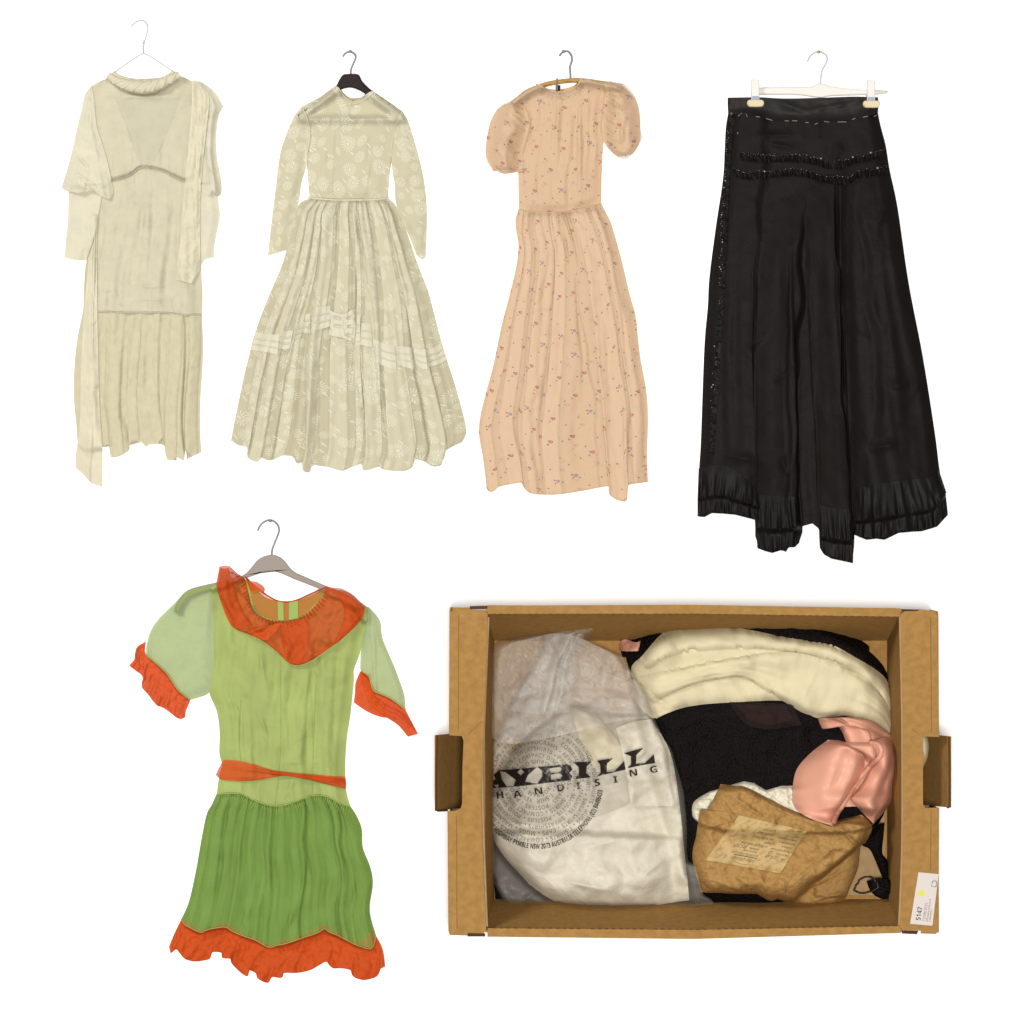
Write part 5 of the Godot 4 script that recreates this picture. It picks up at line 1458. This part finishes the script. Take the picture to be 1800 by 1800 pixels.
func parcel_label_material() -> StandardMaterial3D:
	var im := Image.create(1000, 640, false, Image.FORMAT_RGB8)
	var n := fast(FastNoiseLite.TYPE_SIMPLEX_SMOOTH, 0.01, 3, false, 21)
	var base := paint(212, 180, 118)
	var stain := paint(190, 148, 84)
	for y in 640:
		for x in 1000:
			im.set_pixel(x, y, base.lerp(stain, clampf(n.get_noise_2d(x, y) * 1.3 + 0.15, 0.0, 1.0)))
	var black := paint(58, 44, 30)
	var f := "Droid Sans"
	# drawn right way up; the sheet lies upside down on the parcel
	ink_line(im, "Droid Serif", "John Cockett", Vector2(404, 92), 62, 0.0, 0.86, black, 0.35)
	ink_stroke(im, [Vector2(400, 138), Vector2(712, 138)], 9, black)
	ink_stroke(im, [Vector2(430, 52), Vector2(540, 30), Vector2(690, 66)], 4, black)
	ink_line(im, f, "GLOVE DEPARTMENT", Vector2(400, 168), 38, 0.0, 1.0, black)
	ink_line(im, f, "Branch Code", Vector2(440, 212), 32, 0.0, 1.0, black)
	ink_line(im, f, "Order No", Vector2(440, 256), 32, 0.0, 1.0, black)
	ink_line(im, "Droid Serif", "P530", Vector2(610, 262), 66, -0.03, 1.1, black, 0.3)
	for row in [["Date", 190], ["No. of Pieces", 250], ["Description of Goods", 305], ["Instructions", 360], ["Customer's Name", 415], ["Customer's Address", 470], ["Date", 525]]:
		ink_line(im, f, row[0], Vector2(40, row[1]), 30, 0.0, 0.95, black)
	ink_line(im, "Droid Serif", "2.6.49", Vector2(170, 195), 52, 0.0, 1.0, black, 0.35)
	ink_line(im, "Droid Serif", "2", Vector2(280, 250), 52, 0.0, 1.0, black, 0.35)
	ink_line(im, "Droid Serif", "4 beige waves", Vector2(360, 312), 52, -0.02, 1.05, black, 0.4)
	ink_line(im, "Droid Serif", "clean", Vector2(300, 366), 52, -0.03, 1.05, black, 0.4)
	ink_line(im, "Droid Serif", "as selection", Vector2(350, 420), 50, -0.03, 1.05, black, 0.4)
	ink_line(im, "Droid Serif", "materials", Vector2(380, 482), 50, -0.02, 1.05, black, 0.4)
	ink_line(im, f, "Date Due", Vector2(430, 535), 30, 0.0, 1.0, black)
	var violet := paint(120, 96, 112)
	ink_stroke(im, [Vector2(790, 60), Vector2(772, 98), Vector2(812, 94)], 5, violet)
	ink_stroke(im, [Vector2(804, 62), Vector2(802, 124)], 6, violet)
	ink_stroke(im, [Vector2(846, 70), Vector2(852, 98), Vector2(876, 72), Vector2(862, 128)], 6, violet)
	ink_stroke(im, [Vector2(720, 96), Vector2(746, 90)], 4, violet)
	ink_stroke(im, [Vector2(884, 104), Vector2(904, 92), Vector2(926, 104)], 4, violet)
	var m := StandardMaterial3D.new()
	m.resource_name = "parcel_label_paper"
	m.albedo_texture = ImageTexture.create_from_image(im)
	m.uv1_scale = Vector3(-1, -1, 1)
	m.uv1_offset = Vector3(1, 1, 0)
	m.roughness = 0.7
	m.cull_mode = BaseMaterial3D.CULL_DISABLED
	m.heightmap_enabled = true
	m.heightmap_texture = tex.crinkle
	m.heightmap_scale = 0.05
	return m


func carton_contents() -> void:
	var B := {"box": true}
	var mk := func(extra: Dictionary) -> Dictionary:
		var d := B.duplicate()
		d.merge(extra, true)
		return d
	var lower := thing("lining_board", "pale cardboard sheet lying flat in the bottom of the box", "cardboard", bp(1218, 1360, 0.02))
	panel("sheet", lower, M.cardboard_liner, xy([1440, 1400, 1440, 1580]), xy([1562, 1400, 1562, 1582]), [], [], mk.call({"drape": false, "ground": 0.022, "lift": 0.0, "edge": 0.0, "step": 2.6}))
	# everything else is heaped on this
	var lace := thing("black_lace_gown", "crumpled black lace garment filling the middle of the box", "garment", bp(1300, 1330, 0.05))
	panel("skirt", lace, M.black_lace, xy([1098, 1150, 1120, 1230, 1140, 1340, 1180, 1480, 1190, 1598]), xy([1500, 1120, 1570, 1190, 1572, 1330, 1560, 1440, 1500, 1500]), xy([1140, 1112, 1200, 1092, 1260, 1084, 1335, 1077, 1400, 1083, 1440, 1096]), xy([1240, 1600, 1300, 1601, 1380, 1598, 1430, 1560]),
		mk.call({"puff": 0.10, "edge": 60.0, "edge_top": 44.0, "edge_bottom": 50.0, "lift": 0.01, "crumple": [0.012, 44.0], "wrinkle": [0.008, 70.0], "step": 3.0}))
	panel("hem", lace, M.black_lace, xy([868, 1470, 868, 1540, 870, 1588]), xy([1200, 1480, 1210, 1540, 1240, 1598]), xy([1000, 1470]), xy([1000, 1590, 1100, 1594]), mk.call({"ground": 0.02, "puff": 0.02, "edge": 8.0, "crumple": [0.008, 30.0]}))
	panel("lace_border", lace, M.black_lace, xy([1095, 1158, 1092, 1150]), xy([1528, 1170, 1538, 1140]), xy([1120, 1120, 1160, 1100, 1220, 1086, 1300, 1078, 1340, 1076, 1400, 1082, 1440, 1094, 1500, 1115]).slice(0, 0), xy([1120, 1118, 1160, 1100, 1220, 1087, 1300, 1078, 1340, 1076, 1400, 1082, 1440, 1096, 1500, 1116]), mk.call({"puff": 0.012, "edge": 6.0, "lift": 0.004, "flare": [0.008, 30.0]}))
	panel("net_panel", lace, M.black_net, xy([1284, 1236, 1300, 1262]), xy([1396, 1240, 1412, 1276]), xy([1330, 1236]), xy([1320, 1278, 1360, 1284]), mk.call({"lift": 0.012, "edge": 6.0, "crumple": [0.004, 20.0], "write": false}))
	panel("lining", lace, M.net_lining, xy([1296, 1240, 1312, 1262]), xy([1384, 1244, 1398, 1268]), [], xy([1350, 1276]), mk.call({"lift": 0.004, "edge": 8.0, "crumple": [0.004, 20.0], "write": false}))
	var pk := thing("pink_scrap", "scrap of salmon pink satin peeping out left of black lace", "fabric", bp(1105, 1137, 0.05))
	panel("scrap", pk, M.pink_satin, xy([1092, 1130, 1090, 1146]), xy([1128, 1128, 1124, 1146]), xy([1102, 1126, 1118, 1131]), xy([1104, 1147]), mk.call({"puff": 0.016, "edge": 5.0, "lift": 0.02, "wrinkle": [0.006, 20.0]}))
	var rib := thing("black_ribbon_bundle", "black velvet ribbon trailing down the right side of the box", "ribbon", bp(1545, 1520, 0.05))
	panel("ribbon", rib, M.black_lace, xy([1538, 1454, 1528, 1478, 1522, 1492, 1536, 1500, 1550, 1530, 1564, 1566]), xy([1562, 1452, 1560, 1476, 1558, 1506, 1568, 1520, 1576, 1545, 1578, 1580]), [], [], mk.call({"puff": 0.02, "edge": 12.0, "lift": 0.02, "crumple": [0.004, 20.0]}))
	panel("velvet_end", rib, M.black_lace, xy([1530, 1556, 1536, 1572, 1545, 1582]), xy([1574, 1552, 1578, 1570, 1578, 1584]), xy([1550, 1549]), xy([1560, 1588]), mk.call({"puff": 0.03, "edge": 10.0, "lift": 0.012}))
	var str_ := thing("bead_string", "loop of small black beads beside the brown paper parcel", "beads", bp(1525, 1563, 0.05))
	for k in 52:
		var a := TAU * k / 52.0
		var u := 1529.0 + cos(a) * 19.0 * (1.0 + 0.15 * sin(3 * a)) + sin(k * 5.1) * 0.7
		var v := 1563.0 + sin(a) * 14.0 - cos(a) * 4.0
		part("bead", str_, ball(bp(u, v, height_at(900 + (u - 900) * 0.987, 900 + (v - 900) * 0.987) + 0.004), 0.0026), M.jet)

	var whites := thing("white_garments", "white cotton garments packed inside the printed plastic bag", "garment", bp(1040, 1430, 0.05))
	panel("heap", whites, M.white_cotton, xy([960, 1276, 900, 1336, 862, 1420, 872, 1490, 930, 1560]), xy([1140, 1262, 1178, 1320, 1194, 1400, 1204, 1490, 1214, 1588]), xy([1006, 1252, 1040, 1250, 1085, 1264]), xy([975, 1590, 1040, 1604, 1110, 1604, 1165, 1596]),
		mk.call({"puff": 0.09, "edge": 90.0, "edge_top": 110.0, "edge_bottom": 50.0, "lift": 0.02, "facet": [0.010, 120.0], "crumple": [0.016, 70.0], "wrinkle": [0.005, 110.0], "creases": [[1010, 1250, 1040, 1380, 14, 0.02], [1000, 1490, 1090, 1470, 12, 0.014], [980, 1540, 1075, 1560, 12, 0.016], [1120, 1540, 1170, 1500, 12, 0.016], [1140, 1290, 1160, 1400, 12, 0.014]]}))
	panel("tulle_layer", whites, M.tulle, xy([900, 1240, 868, 1300, 852, 1370, 858, 1430]), xy([1120, 1225, 1150, 1270, 1172, 1310, 1180, 1360]), xy([960, 1222, 1040, 1215]), xy([900, 1450, 1000, 1450, 1100, 1420]), mk.call({"puff": 0.01, "edge": 30.0, "edge_top": 30.0, "edge_bottom": 30.0, "lift": 0.004, "crumple": [0.010, 40.0], "wrinkle": [0.006, 50.0]}))
	panel("cream_layer", whites, M.cream_chiffon, xy([1004, 1246, 1020, 1300, 1050, 1360]), xy([1050, 1262, 1090, 1310, 1100, 1350]), [], [], mk.call({"lift": 0.004, "edge": 8.0, "crumple": [0.006, 30.0]}))
	panel("folded_edge", whites, M.white_cotton, xy([1084, 1283, 1096, 1330, 1110, 1420]), xy([1146, 1266, 1172, 1330, 1188, 1420]), xy([1115, 1272]), [], mk.call({"lift": 0.006, "edge": 8.0, "crumple": [0.006, 30.0], "puff": 0.006}))

	var scarf := thing("cream_chiffon_scarf", "long cream chiffon cloth curving across the top of the box", "scarf", bp(1370, 1200, 0.1))
	panel("cloth", scarf, M.cream_chiffon, xy([1118, 1206, 1112, 1176, 1130, 1155, 1158, 1122, 1182, 1106, 1210, 1102, 1250, 1101, 1288, 1102, 1333, 1112, 1387, 1120, 1420, 1131, 1461, 1133, 1507, 1157, 1547, 1181, 1568, 1203, 1578, 1240, 1586, 1275, 1588, 1305, 1583, 1336]), xy([1155, 1266, 1170, 1258, 1200, 1247, 1240, 1240, 1285, 1237, 1340, 1234, 1381, 1234, 1397, 1240, 1427, 1259, 1448, 1265, 1493, 1260, 1520, 1264, 1554, 1280, 1574, 1298, 1578, 1320, 1580, 1336]), xy([1136, 1236]), [],
		mk.call({"puff": 0.010, "edge": 14.0, "edge_top": 20.0, "lift": 0.005, "drapes": [0.004, 4.0, 0.0, 0.1], "crumple": [0.003, 60.0], "relax": 10, "blur": 5, "creases": [[1436, 1166, 1400, 1236, 5, 0.003]]}))
	panel("fold", scarf, M.cream_chiffon, xy([1130, 1157, 1182, 1108, 1288, 1104, 1387, 1122, 1461, 1135, 1547, 1183, 1575, 1226, 1586, 1276]), xy([1136, 1178, 1200, 1150, 1300, 1141, 1400, 1148, 1470, 1166, 1536, 1204, 1566, 1245, 1580, 1290]), [], [], mk.call({"puff": 0.010, "edge": 12.0, "lift": 0.004, "drapes": [0.004, 3.0, 0.0, 0.1], "relax": 6, "blur": 3, "crumple": [0.002, 40.0]}))
	panel("fold", scarf, M.cream_chiffon, xy([1124, 1192, 1200, 1174, 1290, 1157, 1370, 1147, 1430, 1154, 1507, 1187, 1558, 1230, 1580, 1280]), xy([1150, 1236, 1220, 1206, 1300, 1193, 1342, 1212, 1387, 1239, 1427, 1259, 1493, 1261, 1554, 1281, 1574, 1318]), [], [], mk.call({"puff": 0.012, "edge": 14.0, "lift": 0.004, "drapes": [0.005, 4.0, 0.0, 0.1], "relax": 6, "blur": 3, "crumple": [0.003, 60.0], "creases": [[1436, 1166, 1400, 1236, 5, 0.003], [1300, 1165, 1420, 1200, 9, 0.004]]}))
	panel("trailing_end", scarf, M.cream_chiffon, xy([1090, 1204, 1104, 1216, 1130, 1250, 1150, 1266]), xy([1118, 1196, 1150, 1222, 1176, 1240, 1190, 1246]), [], [], mk.call({"lift": 0.006, "edge": 8.0, "crumple": [0.004, 24.0]}))
	panel("corner_end", scarf, M.cream_chiffon, xy([1600, 1292, 1600, 1352]), xy([1629, 1293, 1632, 1308, 1630, 1330, 1622, 1350]), [], [], mk.call({"drape": false, "ground": 0.215, "lift": 0.004, "edge": 10.0, "puff": 0.03, "write": false}))

	var cot := thing("white_cloth", "crumpled white cloth showing above the brown paper parcel", "fabric", bp(1330, 1405, 0.1))
	panel("cloth", cot, M.white_cotton, xy([1250, 1394, 1222, 1412, 1219, 1436, 1228, 1448]), xy([1400, 1384, 1420, 1430, 1480, 1446, 1540, 1452]), xy([1270, 1388, 1310, 1376, 1328, 1379, 1349, 1392, 1376, 1384]), xy([1300, 1462, 1400, 1462, 1480, 1462]), mk.call({"puff": 0.02, "edge": 8.0, "edge_top": 8.0, "lift": 0.006, "crumple": [0.01, 26.0], "wrinkle": [0.008, 40.0], "soft_top": false}))
	var par := thing("paper_parcel", "crumpled brown tissue paper parcel with an old paper label", "parcel", bp(1370, 1490, 0.1))
	var wrap := panel("wrapping", par, M.brown_tissue, xy([1269, 1381, 1261, 1395, 1245, 1424, 1232, 1427, 1226, 1470, 1219, 1512, 1234, 1573]), xy([1517, 1434, 1536, 1453, 1528, 1485, 1520, 1493, 1515, 1533, 1500, 1570, 1491, 1597]), xy([1290, 1383, 1312, 1385, 1350, 1404, 1397, 1427, 1440, 1440, 1464, 1445]), xy([1270, 1574, 1300, 1576, 1333, 1576, 1345, 1583, 1355, 1589, 1362, 1590, 1371, 1586, 1400, 1597, 1432, 1607]),
		mk.call({"puff": 0.05, "edge": 24.0, "edge_top": 14.0, "edge_bottom": 20.0, "lift": 0.01, "wrinkle": [0.004, 60.0], "crumple": [0.008, 50.0], "facet": [0.009, 50.0], "step": 2.2, "soft_hem": false, "creases": [[1275, 1388, 1350, 1440, 8, 0.012], [1262, 1396, 1290, 1440, 8, 0.010], [1372, 1540, 1375, 1582, 6, 0.010], [1380, 1580, 1490, 1520, 8, 0.010], [1375, 1560, 1470, 1470, 7, 0.008], [1464, 1445, 1516, 1494, 6, 0.012], [1250, 1540, 1340, 1575, 7, 0.010], [1400, 1590, 1500, 1560, 7, 0.010], [1235, 1450, 1290, 1432, 7, 0.010]]}))
	panel("paper_label", wrap, parcel_label_material(), xy([1299, 1433, 1241, 1513]), xy([1419, 1461, 1373, 1537]), [], [], mk.call({"lift": 0.0025, "edge": 0.0, "uv": "unit", "relax": 30, "blur": 12, "soft_sides": false, "step": 3.0, "label": "old cream paper label with faded handwriting"}))

	var sat := thing("pink_satin_garment", "bunched salmon pink satin garment at the right of the box", "garment", bp(1490, 1360, 0.1))
	panel("upper_fold", sat, M.pink_satin, xy([1441, 1265, 1446, 1278, 1452, 1284, 1472, 1276, 1484, 1290, 1492, 1312]), xy([1494, 1262, 1530, 1268, 1560, 1286, 1579, 1302, 1588, 1335, 1586, 1372]), xy([1465, 1262]), xy([1530, 1330, 1560, 1360]), mk.call({"puff": 0.03, "edge": 12.0, "lift": 0.008, "folds": [[0.3, 0.3, 22, 0.02, 0.7, 0.0, 1.0], [0.7, 0.6, 26, 0.02, -0.5, 0.0, 1.0]], "relax": 8, "blur": 5, "crumple": [0.003, 60.0]}))
	panel("lower_fold", sat, M.pink_satin, xy([1470, 1306, 1450, 1340, 1440, 1380, 1462, 1420, 1500, 1406]), xy([1570, 1306, 1582, 1340, 1582, 1380, 1570, 1410, 1536, 1430]), [], [], mk.call({"puff": 0.03, "edge": 22.0, "edge_top": 10.0, "lift": 0.008, "crumple": [0.003, 60.0]}))
	panel("lower_fold", sat, M.pink_satin, xy([1459, 1303, 1430, 1324, 1404, 1353, 1396, 1386, 1397, 1418, 1420, 1437, 1461, 1451]), xy([1496, 1312, 1520, 1330, 1518, 1362, 1500, 1392, 1484, 1416, 1474, 1434, 1464, 1450]), xy([1480, 1304]), [],
		mk.call({"puff": 0.045, "edge": 30.0, "edge_top": 12.0, "edge_bottom": 6.0, "lift": 0.008, "relax": 10, "blur": 6, "folds": [[0.30, 0.45, 34, 0.018, 0.3, 0.0, 0.9], [0.75, 0.8, 16, 0.014, 0.5, 0.0, 1.0]], "crumple": [0.003, 60.0]}))
	panel("lower_fold", sat, M.pink_satin, xy([1532, 1305, 1542, 1330, 1526, 1365, 1506, 1394, 1496, 1406, 1514, 1426, 1538, 1451]), xy([1577, 1300, 1588, 1340, 1587, 1380, 1584, 1408, 1568, 1426, 1552, 1440, 1540, 1451]), xy([1555, 1298]), [],
		mk.call({"puff": 0.04, "edge": 24.0, "edge_top": 10.0, "edge_bottom": 6.0, "lift": 0.008, "relax": 10, "blur": 6, "folds": [[0.35, 0.3, 20, 0.016, 0.3, 0.0, 0.9], [0.8, 0.75, 14, 0.014, -0.4, 0.0, 1.0]], "crumple": [0.003, 60.0]}))
	seam("folded_edge", sat, M.pink_satin, xy([1532, 1306, 1545, 1310, 1548, 1326, 1530, 1350, 1512, 1370, 1498, 1392, 1484, 1412, 1463, 1450]), 0.006, 0.004, true)

	bag_material()
	var bag := thing("printed_plastic_bag", "milky plastic carrier bag with black circular print and large capitals", "bag", bp(1040, 1350, 0.1))
	panel("back_film", bag, M.bag_film, xy([966, 1112, 905, 1122, 866, 1138, 858, 1200, 853, 1294]), xy([1035, 1128, 1094, 1154, 1110, 1180, 1137, 1227, 1150, 1262]), xy([1000, 1112]), xy([900, 1310, 1000, 1290, 1080, 1270]), mk.call({"puff": 0.06, "edge": 20.0, "edge_top": 16.0, "lift": 0.03, "wrinkle": [0.012, 90.0], "crumple": [0.01, 60.0], "write": false}))
	panel("neck_film", bag, M.bag_neck, xy([1040, 1088, 1014, 1096, 1006, 1105, 972, 1106, 966, 1116, 938, 1170, 911, 1213, 888, 1249]), xy([1082, 1086, 1070, 1102, 1036, 1118, 1022, 1140, 1010, 1166, 1012, 1200, 1010, 1226, 1006, 1254]), xy([1060, 1086]), xy([920, 1256, 960, 1258]), mk.call({"puff": 0.03, "edge": 10.0, "lift": 0.02, "wrinkle": [0.010, 70.0], "folds": [[0.4, 0.5, 14, 0.03, 0.6, 0.0, 1.0], [0.8, 0.8, 10, 0.02, -0.5, 0.1, 1.0]]}))
	panel("film", bag, M.bag_print, xy([1038, 1084, 1013, 1093, 1006, 1103, 971, 1103, 966, 1112, 937, 1168, 910, 1211, 887, 1247, 878, 1280, 857, 1317, 847, 1345, 845, 1387, 849, 1427, 853, 1507, 865, 1552, 891, 1600]), xy([1083, 1084, 1080, 1099, 1062, 1112, 1040, 1128, 1033, 1136, 1030, 1160, 1060, 1180, 1110, 1200, 1137, 1227, 1153, 1267, 1166, 1296, 1182, 1320, 1190, 1347, 1203, 1395, 1209, 1453, 1211, 1512, 1224, 1528, 1237, 1573, 1253, 1587, 1264, 1601]), xy([1060, 1084]), xy([930, 1608, 977, 1616, 1017, 1616.5, 1043, 1613, 1091, 1616, 1177, 1617, 1203, 1609, 1230, 1605]),
		mk.call({"puff": 0.02, "edge": 10.0, "edge_bottom": 6.0, "lift": 0.008, "wrinkle": [0.004, 70.0], "crumple": [0.004, 40.0], "relax": 14, "blur": 5, "uv": "plan", "uv_origin": Vector2(900, 900) + (Vector2(838, 1078) - Vector2(900, 900)) * 0.987, "uv_size": Vector2(440, 545) * 0.987,
		"creases": [[970, 1108, 985, 1200, 8, 0.022], [1010, 1105, 1012, 1200, 7, 0.020], [985, 1170, 1010, 1230, 7, 0.014], [910, 1214, 960, 1150, 7, 0.016], [1060, 1095, 1010, 1120, 6, 0.014], [1020, 1190, 1060, 1210, 7, 0.012], [870, 1380, 900, 1395, 6, 0.010], [1000, 1480, 1080, 1460, 8, 0.008], [1100, 1440, 1170, 1420, 8, 0.008], [895, 1598, 960, 1550, 8, 0.012]]}))
